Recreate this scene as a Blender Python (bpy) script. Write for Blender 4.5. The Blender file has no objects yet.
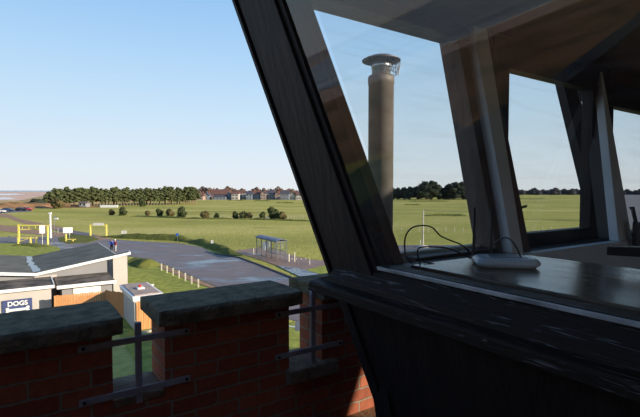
import bpy, bmesh, math, random
from mathutils import Vector, Matrix, noise
SC = bpy.context.scene
COL = SC.collection
R = math.radians
EYE = 9.0                                   # camera height above the ground

# ------------------------------------------------------------------ camera, sky, sun, exposure
cd = bpy.data.cameras.new('camera')
cam = bpy.data.objects.new('camera', cd); COL.objects.link(cam)
cam.location = (0, 0, EYE)
cam.rotation_euler = (R(90) - math.atan(18.5/450), 0, 0)
cd.sensor_fit = 'HORIZONTAL'; cd.sensor_width = 36.0; cd.lens = 450/640*36.0
cd.clip_start = 0.05; cd.clip_end = 9000
SC.camera = cam

SUN_AZ, SUN_EL = 108.0, 17.0
w = bpy.data.worlds.new('sky'); SC.world = w; w.use_nodes = True
nt = w.node_tree; nt.nodes.clear()
tcw = nt.nodes.new('ShaderNodeTexCoord'); sxyz = nt.nodes.new('ShaderNodeSeparateXYZ'); nt.links.new(tcw.outputs['Generated'], sxyz.inputs[0])
sr = nt.nodes.new('ShaderNodeValToRGB'); nt.links.new(sxyz.outputs[2], sr.inputs[0])
el_ = sr.color_ramp.elements                       # clear winter sky: pale at the horizon, deep blue overhead
el_[0].position = 0.0; el_[0].color = (0.80, 0.84, 0.87, 1)
el_[1].position = 1.0; el_[1].color = (0.03, 0.09, 0.28, 1)
for p_, c_ in ((0.05, (0.76, 0.85, 0.93)), (0.15, (0.61, 0.79, 0.95)), (0.28, (0.43, 0.67, 0.94)), (0.42, (0.27, 0.52, 0.88)), (0.65, (0.09, 0.23, 0.52))):
    e_ = el_.new(p_); e_.color = (*c_, 1)
bg = nt.nodes.new('ShaderNodeBackground'); bg.inputs[1].default_value = 1.0
ow = nt.nodes.new('ShaderNodeOutputWorld')
nt.links.new(sr.outputs[0], bg.inputs[0]); nt.links.new(bg.outputs[0], ow.inputs[0])
sl = bpy.data.lights.new('sun', 'SUN'); sl.energy = 7.5; sl.angle = R(0.6); sl.color = (1.0, 0.86, 0.67)
so = bpy.data.objects.new('sun', sl); COL.objects.link(so)
sv = Vector((math.sin(R(SUN_AZ))*math.cos(R(SUN_EL)), math.cos(R(SUN_AZ))*math.cos(R(SUN_EL)), math.sin(R(SUN_EL))))
so.rotation_euler = sv.to_track_quat('Z', 'Y').to_euler(); so.location = (30, 10, 40)
SC.view_settings.view_transform = 'Standard'; SC.view_settings.look = 'None'
SC.view_settings.exposure = 0.0; SC.view_settings.gamma = 1.0; SC.view_settings.use_curve_mapping = False

# ------------------------------------------------------------------ materials
def mat(name, col, rough=0.7, metal=0.0, col2=None, scale=5.0, bump=0.0, bscale=None, detail=4, spec=0.5, stretch=None, coat=0):
    m = bpy.data.materials.new(name); m.use_nodes = True
    n = m.node_tree; b = n.nodes['Principled BSDF']
    b.inputs['Roughness'].default_value = rough; b.inputs['Metallic'].default_value = metal
    b.inputs['Specular IOR Level'].default_value = spec
    b.inputs['Coat Weight'].default_value = coat
    tc = n.nodes.new('ShaderNodeTexCoord'); mp = n.nodes.new('ShaderNodeMapping')
    n.links.new(tc.outputs['Object'], mp.inputs[0])
    if stretch: mp.inputs['Scale'].default_value = stretch
    nz = n.nodes.new('ShaderNodeTexNoise'); nz.inputs['Scale'].default_value = scale; nz.inputs['Detail'].default_value = detail
    n.links.new(mp.outputs[0], nz.inputs['Vector'])
    cr = n.nodes.new('ShaderNodeValToRGB')
    c2 = col2 or tuple(c*0.72 for c in col)
    cr.color_ramp.elements[0].position = 0.35; cr.color_ramp.elements[1].position = 0.65
    cr.color_ramp.elements[0].color = (*c2, 1); cr.color_ramp.elements[1].color = (*col, 1)
    n.links.new(nz.outputs[0], cr.inputs[0]); n.links.new(cr.outputs[0], b.inputs['Base Color'])
    if bump:
        bn = n.nodes.new('ShaderNodeTexNoise'); bn.inputs['Scale'].default_value = bscale or scale*3; bn.inputs['Detail'].default_value = 6
        n.links.new(mp.outputs[0], bn.inputs['Vector'])
        bp = n.nodes.new('ShaderNodeBump'); bp.inputs['Strength'].default_value = bump; bp.inputs['Distance'].default_value = 0.02
        n.links.new(bn.outputs[0], bp.inputs['Height']); n.links.new(bp.outputs[0], b.inputs['Normal'])
    return m

def brick_mat(name, c1, c2, mortar, bl=0.225, bh=0.075):
    m = bpy.data.materials.new(name); m.use_nodes = True
    n = m.node_tree; L = n.links; b = n.nodes['Principled BSDF']; b.inputs['Roughness'].default_value = 0.85
    b.inputs['Specular IOR Level'].default_value = 0.25
    tc = n.nodes.new('ShaderNodeTexCoord'); sp = n.nodes.new('ShaderNodeSeparateXYZ'); L.new(tc.outputs['Object'], sp.inputs[0])
    ad = n.nodes.new('ShaderNodeMath'); ad.operation = 'ADD'; L.new(sp.outputs[0], ad.inputs[0]); L.new(sp.outputs[1], ad.inputs[1])
    cb = n.nodes.new('ShaderNodeCombineXYZ'); L.new(ad.outputs[0], cb.inputs[0]); L.new(sp.outputs[2], cb.inputs[1])
    nz0 = n.nodes.new('ShaderNodeTexNoise'); nz0.inputs['Scale'].default_value = 18; L.new(tc.outputs['Object'], nz0.inputs['Vector'])
    mxv = n.nodes.new('ShaderNodeMix'); mxv.data_type = 'VECTOR'; mxv.inputs['Factor'].default_value = 0.012
    L.new(cb.outputs[0], mxv.inputs[4]); L.new(nz0.outputs[1], mxv.inputs[5])
    br = n.nodes.new('ShaderNodeTexBrick'); L.new(mxv.outputs[1], br.inputs[0])
    br.inputs['Scale'].default_value = 1.0; br.inputs['Brick Width'].default_value = bl; br.inputs['Row Height'].default_value = bh
    br.inputs['Mortar Size'].default_value = 0.0062; br.inputs['Mortar Smooth'].default_value = 0.25; br.inputs['Bias'].default_value = -0.1
    br.inputs['Color1'].default_value = (*c1, 1); br.inputs['Color2'].default_value = (*c2, 1); br.inputs['Mortar'].default_value = (*mortar, 1)
    nz = n.nodes.new('ShaderNodeTexNoise'); nz.inputs['Scale'].default_value = 30; nz.inputs['Detail'].default_value = 6; L.new(tc.outputs['Object'], nz.inputs['Vector'])
    mx = n.nodes.new('ShaderNodeMix'); mx.data_type = 'RGBA'; mx.blend_type = 'MULTIPLY'; mx.inputs[0].default_value = 0.55
    L.new(br.outputs[0], mx.inputs[6]); L.new(nz.outputs[0], mx.inputs[7]); L.new(mx.outputs[2], b.inputs['Base Color'])
    b1 = n.nodes.new('ShaderNodeBump'); b1.inputs['Distance'].default_value = 0.012; b1.inputs['Strength'].default_value = 0.9; b1.invert = True
    L.new(br.outputs['Fac'], b1.inputs['Height'])
    b2 = n.nodes.new('ShaderNodeBump'); b2.inputs['Distance'].default_value = 0.004; b2.inputs['Strength'].default_value = 0.5
    L.new(nz.outputs[0], b2.inputs['Height']); L.new(b1.outputs[0], b2.inputs['Normal']); L.new(b2.outputs[0], b.inputs['Normal'])
    return m

def glass_mat(name, tint=(0.975, 0.985, 0.98), ior=1.5, dirt_or_glint=0.0):
    m = bpy.data.materials.new(name); m.use_nodes = True
    n = m.node_tree; L = n.links; n.nodes.clear()
    out = n.nodes.new('ShaderNodeOutputMaterial'); tr = n.nodes.new('ShaderNodeBsdfTransparent'); gl = n.nodes.new('ShaderNodeBsdfGlossy')
    fr = n.nodes.new('ShaderNodeFresnel'); mx = n.nodes.new('ShaderNodeMixShader')
    tr.inputs[0].default_value = (*tint, 1); gl.inputs['Roughness'].default_value = 0.0; fr.inputs[0].default_value = ior
    ge = n.nodes.new('ShaderNodeNewGeometry'); sb_ = n.nodes.new('ShaderNodeMath'); sb_.operation = 'SUBTRACT'; sb_.inputs[0].default_value = 1.0; L.new(ge.outputs['Backfacing'], sb_.inputs[1])
    ml = n.nodes.new('ShaderNodeMath'); ml.operation = 'MULTIPLY'; L.new(fr.outputs[0], ml.inputs[0]); L.new(sb_.outputs[0], ml.inputs[1])
    L.new(ml.outputs[0], mx.inputs[0]); L.new(tr.outputs[0], mx.inputs[1]); L.new(gl.outputs[0], mx.inputs[2])
    if dirt_or_glint:  # pale diagonal streaks paint sea-wave reflections onto the pane
        tc = n.nodes.new('ShaderNodeTexCoord'); mp = n.nodes.new('ShaderNodeMapping')
        mp.inputs['Rotation'].default_value = (R(38), 0, 0); mp.inputs['Scale'].default_value = (1, 1.2, 14)
        L.new(tc.outputs['Object'], mp.inputs[0])
        nz = n.nodes.new('ShaderNodeTexNoise'); nz.inputs['Scale'].default_value = 1.6; nz.inputs['Detail'].default_value = 5; nz.inputs['Distortion'].default_value = 0.5
        L.new(mp.outputs[0], nz.inputs['Vector'])
        cr = n.nodes.new('ShaderNodeValToRGB'); cr.color_ramp.elements[0].position = 0.52; cr.color_ramp.elements[1].position = 0.8
        cr.color_ramp.elements[0].color = (0.01, 0.01, 0.01, 1); cr.color_ramp.elements[1].color = (dirt_or_glint, dirt_or_glint, dirt_or_glint, 1)
        L.new(nz.outputs[0], cr.inputs[0])
        df = n.nodes.new('ShaderNodeBsdfDiffuse'); df.inputs[0].default_value = (0.55, 0.55, 0.52, 1)
        m2 = n.nodes.new('ShaderNodeMixShader'); L.new(cr.outputs[0], m2.inputs[0]); L.new(mx.outputs[0], m2.inputs[1]); L.new(df.outputs[0], m2.inputs[2])
        L.new(m2.outputs[0], out.inputs[0])
    else:
        L.new(mx.outputs[0], out.inputs[0])
    return m

def grass_mat():
    m = bpy.data.materials.new('field_grass'); m.use_nodes = True
    n = m.node_tree; L = n.links; b = n.nodes['Principled BSDF']; b.inputs['Roughness'].default_value = 0.9; b.inputs['Specular IOR Level'].default_value = 0.1
    tc = n.nodes.new('ShaderNodeTexCoord')
    def nz(scale, det, sx=1, sy=1):
        mp = n.nodes.new('ShaderNodeMapping'); mp.inputs['Scale'].default_value = (sx, sy, 1); L.new(tc.outputs['Object'], mp.inputs[0])
        t = n.nodes.new('ShaderNodeTexNoise'); t.inputs['Scale'].default_value = scale; t.inputs['Detail'].default_value = det; L.new(mp.outputs[0], t.inputs['Vector']); return t
    a = nz(0.018, 5, 1, 2.2); cr = n.nodes.new('ShaderNodeValToRGB'); L.new(a.outputs[0], cr.inputs[0])
    e = cr.color_ramp.elements; e[0].position = 0.36; e[0].color = (0.36, 0.35, 0.085, 1); e[1].position = 0.66; e[1].color = (0.56, 0.49, 0.16, 1)
    x = e.new(0.5); x.color = (0.44, 0.42, 0.10, 1)
    c = nz(0.022, 3, 1, 3.2); cr2 = n.nodes.new('ShaderNodeValToRGB'); L.new(c.outputs[0], cr2.inputs[0])
    cr2.color_ramp.elements[0].position = 0.63; cr2.color_ramp.elements[1].position = 0.68
    cr2.color_ramp.elements[0].color = (0, 0, 0, 1); cr2.color_ramp.elements[1].color = (0.55, 0.55, 0.55, 1)
    mx = n.nodes.new('ShaderNodeMix'); mx.data_type = 'RGBA'; L.new(cr2.outputs[0], mx.inputs[0]); L.new(cr.outputs[0], mx.inputs[6]); mx.inputs[7].default_value = (0.10, 0.12, 0.035, 1)
    d = nz(1.3, 8); cr3 = n.nodes.new('ShaderNodeValToRGB'); L.new(d.outputs[0], cr3.inputs[0])
    cr3.color_ramp.elements[0].position = 0.3; cr3.color_ramp.elements[0].color = (0.72, 0.72, 0.72, 1); cr3.color_ramp.elements[1].position = 0.7
    m2 = n.nodes.new('ShaderNodeMix'); m2.data_type = 'RGBA'; m2.blend_type = 'MULTIPLY'; m2.inputs[0].default_value = 1.0
    L.new(mx.outputs[2], m2.inputs[6]); L.new(cr3.outputs[0], m2.inputs[7]); L.new(m2.outputs[2], b.inputs['Base Color'])
    bp = n.nodes.new('ShaderNodeBump'); bp.inputs['Strength'].default_value = 0.7; bp.inputs['Distance'].default_value = 0.25
    f = nz(2.2, 6); L.new(f.outputs[0], bp.inputs['Height']); L.new(bp.outputs[0], b.inputs['Normal'])
    return m

def wet_mat(name, dry, dry2, wetcol, thr=0.55, scale=0.12, sx=1, sy=1):
    m = bpy.data.materials.new(name); m.use_nodes = True
    n = m.node_tree; L = n.links; b = n.nodes['Principled BSDF']
    tc = n.nodes.new('ShaderNodeTexCoord'); mp = n.nodes.new('ShaderNodeMapping'); mp.inputs['Scale'].default_value = (sx, sy, 1); L.new(tc.outputs['Object'], mp.inputs[0])
    t = n.nodes.new('ShaderNodeTexNoise'); t.inputs['Scale'].default_value = scale; t.inputs['Detail'].default_value = 6; t.inputs['Roughness'].default_value = 0.62; L.new(mp.outputs[0], t.inputs['Vector'])
    t2 = n.nodes.new('ShaderNodeTexNoise'); t2.inputs['Scale'].default_value = 0.5; t2.inputs['Detail'].default_value = 8; L.new(tc.outputs['Object'], t2.inputs['Vector'])
    c1 = n.nodes.new('ShaderNodeValToRGB'); L.new(t2.outputs[0], c1.inputs[0]); c1.color_ramp.elements[0].position = .35; c1.color_ramp.elements[1].position = .65
    c1.color_ramp.elements[0].color = (*dry2, 1); c1.color_ramp.elements[1].color = (*dry, 1)
    wt = n.nodes.new('ShaderNodeValToRGB'); L.new(t.outputs[0], wt.inputs[0]); wt.color_ramp.elements[0].position = thr-0.04; wt.color_ramp.elements[1].position = thr+0.06
    mx = n.nodes.new('ShaderNodeMix'); mx.data_type = 'RGBA'; L.new(wt.outputs[0], mx.inputs[0]); L.new(c1.outputs[0], mx.inputs[6]); mx.inputs[7].default_value = (*wetcol, 1)
    L.new(mx.outputs[2], b.inputs['Base Color'])
    rr = n.nodes.new('ShaderNodeMapRange'); rr.inputs['To Min'].default_value = 0.62; rr.inputs['To Max'].default_value = 0.22; L.new(wt.outputs[0], rr.inputs[0]); L.new(rr.outputs[0], b.inputs['Roughness'])
    return m

M = dict(
    grass=grass_mat(),
    lawn=mat('lawn_grass', (0.34, 0.36, 0.08), .95, col2=(0.20, 0.23, 0.05), scale=1.5, bump=1, bscale=9, spec=.1, detail=8),
    bank=mat('bank_grass', (0.17, 0.18, 0.045), .95, col2=(0.09, 0.10, 0.028), scale=1.2, bump=1, bscale=6, spec=.1, detail=8),
    asphalt=wet_mat('asphalt', (0.20, 0.155, 0.145), (0.145, 0.125, 0.125), (0.085, 0.095, 0.13), 0.57, 0.10, 1, 2),
    tarmac=mat('tarmac', (0.15, 0.14, 0.15), .8, col2=(0.11, 0.10, 0.11), scale=.6, detail=8),
    pave=wet_mat('pavement', (0.27, 0.17, 0.12), (0.20, 0.13, 0.10), (0.13, 0.12, 0.13), 0.62, 0.3),
    wetpath=wet_mat('wet_path', (0.14, 0.14, 0.16), (0.10, 0.10, 0.12), (0.08, 0.09, 0.12), 0.42, 0.5),
    dirt_or_glint=mat('path_dirt', (0.34, 0.20, 0.13), .95, col2=(0.25, 0.16, 0.10), scale=.5, detail=6),
    kerb=mat('kerb_stone', (0.10, 0.09, 0.09), .9, scale=2),
    line=mat('white_paint', (0.75, 0.75, 0.72), .6, scale=4),
    sand=mat('beach_sand', (0.74, 0.50, 0.36), .9, col2=(0.50, 0.34, 0.26), scale=.012, detail=5, stretch=(1, 3, 1)),
    wetsand=wet_mat('wet_sand', (0.46, 0.33, 0.27), (0.38, 0.29, 0.25), (0.22, 0.22, 0.24), 0.5, 0.006, 1, 3),
    sea=mat('sea_water', (0.20, 0.26, 0.33), .25, col2=(0.15, 0.21, 0.28), scale=.01, bump=.3, bscale=.4),
    surf2=mat('shallow_water', (0.42, 0.44, 0.50), .12, col2=(0.36, 0.36, 0.40), scale=.02),
    surf=mat('surf_water', (0.72, 0.74, 0.76), .4, col2=(0.13, 0.17, 0.21), scale=.05, stretch=(1.2, .12, 1), detail=3),
    scrub=mat('dune_scrub', (0.42, 0.23, 0.115), 1, col2=(0.15, 0.10, 0.05), scale=.12, bump=1, bscale=1.2, spec=.05, detail=8),
    dune=mat('dune_grass', (0.44, 0.34, 0.17), 1, col2=(0.30, 0.23, 0.12), scale=.05, bump=1, bscale=.8, spec=.05),
    brick=brick_mat('parapet_brick', (0.60, 0.19, 0.10), (0.38, 0.11, 0.065), (0.42, 0.34, 0.26)),
    concrete=mat('coping_concrete', (0.25, 0.21, 0.13), .95, col2=(0.12, 0.105, 0.065), scale=16, bump=.9, bscale=60, spec=.2, detail=10),
    block=mat('concrete_block', (0.34, 0.28, 0.20), .95, col2=(0.20, 0.165, 0.12), scale=14, bump=.8, bscale=50, spec=.2),
    steel=mat('painted_steel', (0.42, 0.42, 0.46), .6, col2=(0.32, 0.32, 0.36), scale=20, bump=.2, bscale=80, metal=.1),
    shelterm=mat('shelter_frame_paint', (0.10, 0.12, 0.15), .5, scale=3),
    bolt=mat('bolt_steel', (0.02, 0.02, 0.025), .5, metal=.5),
    deck=mat('walkway_felt', (0.21, 0.11, 0.055), .9, col2=(0.13, 0.075, 0.045), scale=8, bump=.5, bscale=40),
    wood=mat('dark_stained_timber', (0.027, 0.019, 0.018), .6, col2=(0.018, 0.013, 0.013), scale=9, bump=.25, bscale=30, stretch=(1, 1, .15), spec=.3),
    woodb=mat('brown_inner_timber', (0.105, 0.062, 0.045), .6, col2=(0.06, 0.036, 0.028), scale=7, bump=.3, bscale=22, stretch=(1, 1, .15)),
    weath=None,
    panel=mat('black_wall_board', (0.022, 0.014, 0.013), .75, col2=(0.014, 0.009, 0.009), scale=6, bump=.3, bscale=20, stretch=(4, 4, .3), spec=.2),
    greyp=mat('pale_grey_paint', (0.70, 0.74, 0.78), .45, col2=(0.62, 0.66, 0.70), scale=3),
    greyw=mat('grey_wall_paint', (0.62, 0.66, 0.72), .6, col2=(0.56, 0.60, 0.66), scale=3),
    ceil=mat('ceiling_board', (0.24, 0.19, 0.155), .7, col2=(0.18, 0.14, 0.115), scale=2.5, bump=.2, bscale=30),
    bead=mat('pale_glazing_bead', (0.62, 0.62, 0.62), .4, col2=(0.25, 0.25, 0.26), scale=14, stretch=(1, .6, 1)),  # pale grey, broken by darker grey stretches
    glass=glass_mat('pane_glass', dirt_or_glint=0.05), glassd=glass_mat('reflection_streak_glass', (0.975, 0.985, 0.985), 1.75, dirt_or_glint=0.04),
    white=mat('white_render', (0.50, 0.46, 0.42), .85, col2=(0.46, 0.42, 0.39), scale=1.2),
    whitep=mat('white_gloss_paint', (0.80, 0.79, 0.76), .5, col2=(0.74, 0.73, 0.70), scale=4),
    greywall=mat('grey_cladding', (0.26, 0.255, 0.26), .8, col2=(0.24, 0.235, 0.24), scale=1.0),
    roof=mat('grey_roof_felt', (0.165, 0.17, 0.15), .95, col2=(0.11, 0.115, 0.10), scale=.7, detail=7, bump=.3, spec=.15),
    roof2=mat('brown_roof_felt', (0.19, 0.16, 0.13), .95, col2=(0.06, 0.055, 0.05), scale=1.0, detail=7, spec=.15),
    puddle=mat('rain_puddle', (0.05, 0.07, 0.10), .06, scale=3, spec=1.0),
    fence=mat('orange_fence_board', (0.66, 0.32, 0.12), .8, col2=(0.52, 0.24, 0.09), scale=3, stretch=(5, 5, .4)),
    navy=mat('navy_sign_board', (0.055, 0.075, 0.20), .5, scale=3),
    yellow=mat('yellow_barrier_paint', (0.86, 0.70, 0.16), .5, col2=(0.78, 0.63, 0.14), scale=3),
    post=mat('cream_timber_post', (0.72, 0.66, 0.54), .8, scale=3),
    red=mat('red_lamp_lens', (0.75, 0.05, 0.03), .3, scale=3),
    flue=mat('flue_sleeve', (0.17, 0.15, 0.135), .6, col2=(0.11, 0.095, 0.085), scale=4, metal=.2, bump=.1),
    fluem=mat('flue_galvanised', (0.52, 0.53, 0.54), .38, col2=(0.36, 0.37, 0.39), scale=8, metal=.75),
    cap=mat('cowl_rusty_steel', (0.17, 0.14, 0.135), .6, col2=(0.11, 0.09, 0.085), scale=7, metal=.3),
    wire=mat('wire_mesh', (0.12, 0.12, 0.13), .5, metal=.6, scale=9),
    router=mat('router_plastic', (0.80, 0.84, 0.88), .35, col2=(0.78, 0.82, 0.86), scale=2),
    routerd=mat('router_top_plate', (0.34, 0.38, 0.43), .3, scale=2),
    black=mat('black_plastic', (0.014, 0.014, 0.016), .4, scale=5),
    chrome=mat('worn_chrome', (0.65, 0.66, 0.68), .25, metal=.9, scale=9),
    pine=mat('pine_needles', (0.125, 0.14, 0.06), 1, col2=(0.06, 0.075, 0.035), scale=.5, spec=.05, detail=6),
    oak=mat('dark_foliage', (0.045, 0.055, 0.038), 1, col2=(0.022, 0.028, 0.02), scale=.35, spec=.05, detail=6),
    bush=mat('gorse_foliage', (0.07, 0.085, 0.035), 1, col2=(0.035, 0.045, 0.02), scale=1.0, spec=.05),
    bushb=mat('brown_gorse_foliage', (0.13, 0.105, 0.045), 1, col2=(0.07, 0.06, 0.03), scale=1.0, spec=.05),
    bare=mat('bare_winter_twigs', (0.23, 0.17, 0.14), 1, col2=(0.15, 0.11, 0.10), scale=.4, spec=.05),
    haze=mat('distant_woodland', (0.115, 0.105, 0.11), 1, col2=(0.075, 0.075, 0.085), scale=.08, spec=.05),
    bark=mat('pine_bark', (0.30, 0.19, 0.13), .95, col2=(0.2, 0.13, 0.09), scale=2),
    tile=mat('red_roof_tile', (0.17, 0.085, 0.065), .9, col2=(0.12, 0.065, 0.055), scale=1.2),
    slate=mat('dark_roof_slate', (0.085, 0.085, 0.11), .8, col2=(0.055, 0.055, 0.075), scale=1),
    housew=mat('house_white_render', (0.50, 0.46, 0.43), .9, scale=1), housep=mat('house_pink_render', (0.42, 0.29, 0.24), .9, scale=1),
    houseb=mat('house_red_brick', (0.33, 0.13, 0.08), .9, scale=1), houseg=mat('house_grey_render', (0.22, 0.26, 0.33), .9, scale=1),
    dwin=mat('dark_window', (0.03, 0.04, 0.06), .15, scale=1),
    carr=mat('car_paint_red', (0.45, 0.03, 0.03), .3, coat=.5, scale=1), carb=mat('car_paint_blue', (0.03, 0.06, 0.16), .3, coat=.5, scale=1),
    carw=mat('car_paint_white', (0.75, 0.75, 0.76), .3, coat=.5, scale=1), cark=mat('car_paint_black', (0.02, 0.02, 0.03), .3, coat=.5, scale=1),
    skin=mat('skin', (0.55, 0.34, 0.25), .6, scale=3), jblue=mat('blue_jacket', (0.05, 0.12, 0.55), .8, scale=6), jred=mat('maroon_jacket', (0.28, 0.05, 0.09), .8, scale=6),
    trous=mat('dark_trousers', (0.035, 0.035, 0.05), .9, scale=6), trousl=mat('pale_trousers', (0.6, 0.58, 0.55), .9, scale=6), bsign=mat('blue_sign_face', (0.04, 0.15, 0.6), .4, scale=2),
)

def weathered():
    m = bpy.data.materials.new('weathered_sill_timber'); m.use_nodes = True
    n = m.node_tree; L = n.links; b = n.nodes['Principled BSDF']
    tc = n.nodes.new('ShaderNodeTexCoord'); mp = n.nodes.new('ShaderNodeMapping'); mp.inputs['Scale'].default_value = (40, 3.0, 40); L.new(tc.outputs['Object'], mp.inputs[0])
    t = n.nodes.new('ShaderNodeTexNoise'); t.inputs['Scale'].default_value = 2.2; t.inputs['Detail'].default_value = 5; t.inputs['Distortion'].default_value = 1.2; L.new(mp.outputs[0], t.inputs['Vector'])
    cr = n.nodes.new('ShaderNodeValToRGB'); L.new(t.outputs[0], cr.inputs[0]); e = cr.color_ramp.elements
    e[0].position = .60; e[0].color = (0.018, 0.012, 0.009, 1); e[1].position = .72; e[1].color = (0.16, 0.155, 0.16, 1)
    L.new(cr.outputs[0], b.inputs['Base Color']); b.inputs['Roughness'].default_value = .6; b.inputs['Specular IOR Level'].default_value = .15
    bp = n.nodes.new('ShaderNodeBump'); bp.inputs['Strength'].default_value = .6; bp.inputs['Distance'].default_value = .006; L.new(t.outputs[0], bp.inputs['Height']); L.new(bp.outputs[0], b.inputs['Normal'])
    return m
M['weath'] = weathered()
def desk_mat():
    m = bpy.data.materials.new('varnished_desk'); m.use_nodes = True
    n = m.node_tree; L = n.links; b = n.nodes['Principled BSDF']
    tc = n.nodes.new('ShaderNodeTexCoord'); mp = n.nodes.new('ShaderNodeMapping'); mp.inputs['Scale'].default_value = (14, 1.6, 5); L.new(tc.outputs['Object'], mp.inputs[0])
    t = n.nodes.new('ShaderNodeTexNoise'); t.inputs['Scale'].default_value = 1.5; t.inputs['Detail'].default_value = 6; t.inputs['Distortion'].default_value = .8; L.new(mp.outputs[0], t.inputs['Vector'])
    cr = n.nodes.new('ShaderNodeValToRGB'); L.new(t.outputs[0], cr.inputs[0]); e = cr.color_ramp.elements
    e[0].position = .35; e[0].color = (0.09, 0.048, 0.024, 1); e[1].position = .7; e[1].color = (0.20, 0.115, 0.06, 1)
    L.new(cr.outputs[0], b.inputs['Base Color'])
    b.inputs['Specular IOR Level'].default_value = .38
    rr = n.nodes.new('ShaderNodeMapRange'); rr.inputs['To Min'].default_value = .12; rr.inputs['To Max'].default_value = .34; L.new(t.outputs[0], rr.inputs[0]); L.new(rr.outputs[0], b.inputs['Roughness'])
    return m
M['desk'] = desk_mat()

# ------------------------------------------------------------------ mesh builder
ANG = math.atan2(1, 670/450)                # heading of the tower's long side
TU = Vector((math.cos(ANG), math.sin(ANG), 0)); TV = Vector((-math.sin(ANG), math.cos(ANG), 0))
def tw(u, v, z=0): return TU*u + TV*v + Vector((0, 0, z))
ORG = {}; FR = {}
class MB:
    def __init__(s): s.v = []; s.f = []
    def add(s, vs, fs):
        b = len(s.v); s.v += [Vector(p) for p in vs]; s.f += [tuple(b+i for i in f) for f in fs]; return s
    def box(s, x0, x1, y0, y1, z0, z1): return s.hexa([(x0,y0,z0),(x1,y0,z0),(x1,y1,z0),(x0,y1,z0)], [(x0,y0,z1),(x1,y0,z1),(x1,y1,z1),(x0,y1,z1)])
    def hexa(s, lo, hi): return s.add(list(lo)+list(hi), [(3,2,1,0),(4,5,6,7),(0,1,5,4),(1,2,6,5),(2,3,7,6),(3,0,4,7)])
    def prism(s, pts, d):                   # polygon pts swept along vector d
        n = len(pts); d = Vector(d); a = [Vector(p) for p in pts]
        return s.add(a+[p+d for p in a], [tuple(range(n-1,-1,-1)), tuple(range(n, 2*n))]+[(i,(i+1)%n,n+(i+1)%n,n+i) for i in range(n)])
    def tube(s, pts, r, n=8, cap=True):
        pts = [Vector(p) for p in pts]; rs = r if isinstance(r, (list, tuple)) else [r]*len(pts); vs = []; up = None
        for i, p in enumerate(pts):
            t = (pts[min(i+1, len(pts)-1)] - pts[max(i-1, 0)]).normalized()
            if up is None: up = Vector((0,0,1)) if abs(t.z) < .9 else Vector((1,0,0))
            a = t.cross(up).normalized(); b = a.cross(t).normalized(); up = b
            for k in range(n):
                th = 2*math.pi*k/n; vs.append(p + (a*math.cos(th)+b*math.sin(th))*rs[i])
        fs = [(i*n+k, i*n+(k+1)%n, (i+1)*n+(k+1)%n, (i+1)*n+k) for i in range(len(pts)-1) for k in range(n)]
        if cap: fs += [tuple(range(n-1,-1,-1)), tuple((len(pts)-1)*n+k for k in range(n))]
        return s.add(vs, fs)
    def lathe(s, prof, c=(0,0,0), n=24):
        c = Vector(c); vs = []
        for r, z in prof:
            for k in range(n): th = 2*math.pi*k/n; vs.append(c+Vector((r*math.cos(th), r*math.sin(th), z)))
        fs = [(i*n+k, i*n+(k+1)%n, (i+1)*n+(k+1)%n, (i+1)*n+k) for i in range(len(prof)-1) for k in range(n)]
        fs += [tuple(range(n-1,-1,-1)), tuple((len(prof)-1)*n+k for k in range(n))]
        return s.add(vs, fs)
    def blob(s, c, r, sub=1, amp=.25, freq=1.0, seed=0):
        bm = bmesh.new(); bmesh.ops.create_icosphere(bm, subdivisions=sub, radius=1)
        r = Vector(r) if not isinstance(r, (int, float)) else Vector((r, r, r)); c = Vector(c); vs = []
        for v in bm.verts:
            k = 1 + amp*noise.noise(v.co*freq*2 + Vector((seed*3.7, seed*1.3, seed)))*2
            vs.append(c + Vector((v.co.x*r.x, v.co.y*r.y, v.co.z*r.z))*k)
        fs = [tuple(v.index for v in f.verts) for f in bm.faces]; bm.free(); return s.add(vs, fs)
    def build(s, name, m, parent=None, org=None, frame='W', bevel=0, smooth=False, rot=None):
        """verts are in frame coordinates ('T' tower axes, 'W' world), z always above ground"""
        if parent is not None: frame = FR[parent]
        if org is None:
            xs = [p.x for p in s.v]; ys = [p.y for p in s.v]; zs = [p.z for p in s.v]
            org = ((min(xs)+max(xs))/2, (min(ys)+max(ys))/2, min(zs))
        org = Vector(org)
        me = bpy.data.meshes.new(name); me.from_pydata([p-org for p in s.v], [], s.f); me.update()
        bm = bmesh.new(); bm.from_mesh(me); bmesh.ops.recalc_face_normals(bm, faces=bm.faces); bm.to_mesh(me); bm.free()
        o = bpy.data.objects.new(name, me); COL.objects.link(o)
        me.materials.append(m if not isinstance(m, str) else M[m])
        if smooth: me.polygons.foreach_set('use_smooth', [True]*len(me.polygons))
        if bevel:
            b = o.modifiers.new('bevel', 'BEVEL'); b.width = bevel; b.segments = 2; b.limit_method = 'ANGLE'
        ORG[o] = org; FR[o] = frame
        if parent is not None:
            o.parent = parent; o.location = org-ORG[parent]
        elif frame == 'T': o.location = tw(*org); o.rotation_euler = (0, 0, ANG)
        else: o.location = org
        return o
def empty(name, org, frame='W'):
    o = bpy.data.objects.new(name, None); COL.objects.link(o); o.empty_display_size = .1
    org = Vector(org); ORG[o] = org; FR[o] = frame
    if frame == 'T': o.location = tw(*org); o.rotation_euler = (0, 0, ANG)
    else: o.location = org
    return o
def tag(o, label=None, cat=None, group=None, kind=None):
    if label: o['label'] = label
    if cat: o['category'] = cat
    if group: o['group'] = group
    if kind: o['kind'] = kind
    return o
def struct(o): o['kind'] = 'structure'; return o
def copy_tree(o, parent=None, loc=None, rz=None, scale=None):
    c = o.copy(); COL.objects.link(c)
    if parent is not None: c.parent = parent
    for ch in list(o.children): copy_tree(ch, c)
    if loc is not None: c.location = loc
    if rz is not None: c.rotation_euler = (0, 0, rz)
    if scale is not None: c.scale = scale if isinstance(scale, tuple) else (scale,)*3
    return c
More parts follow.
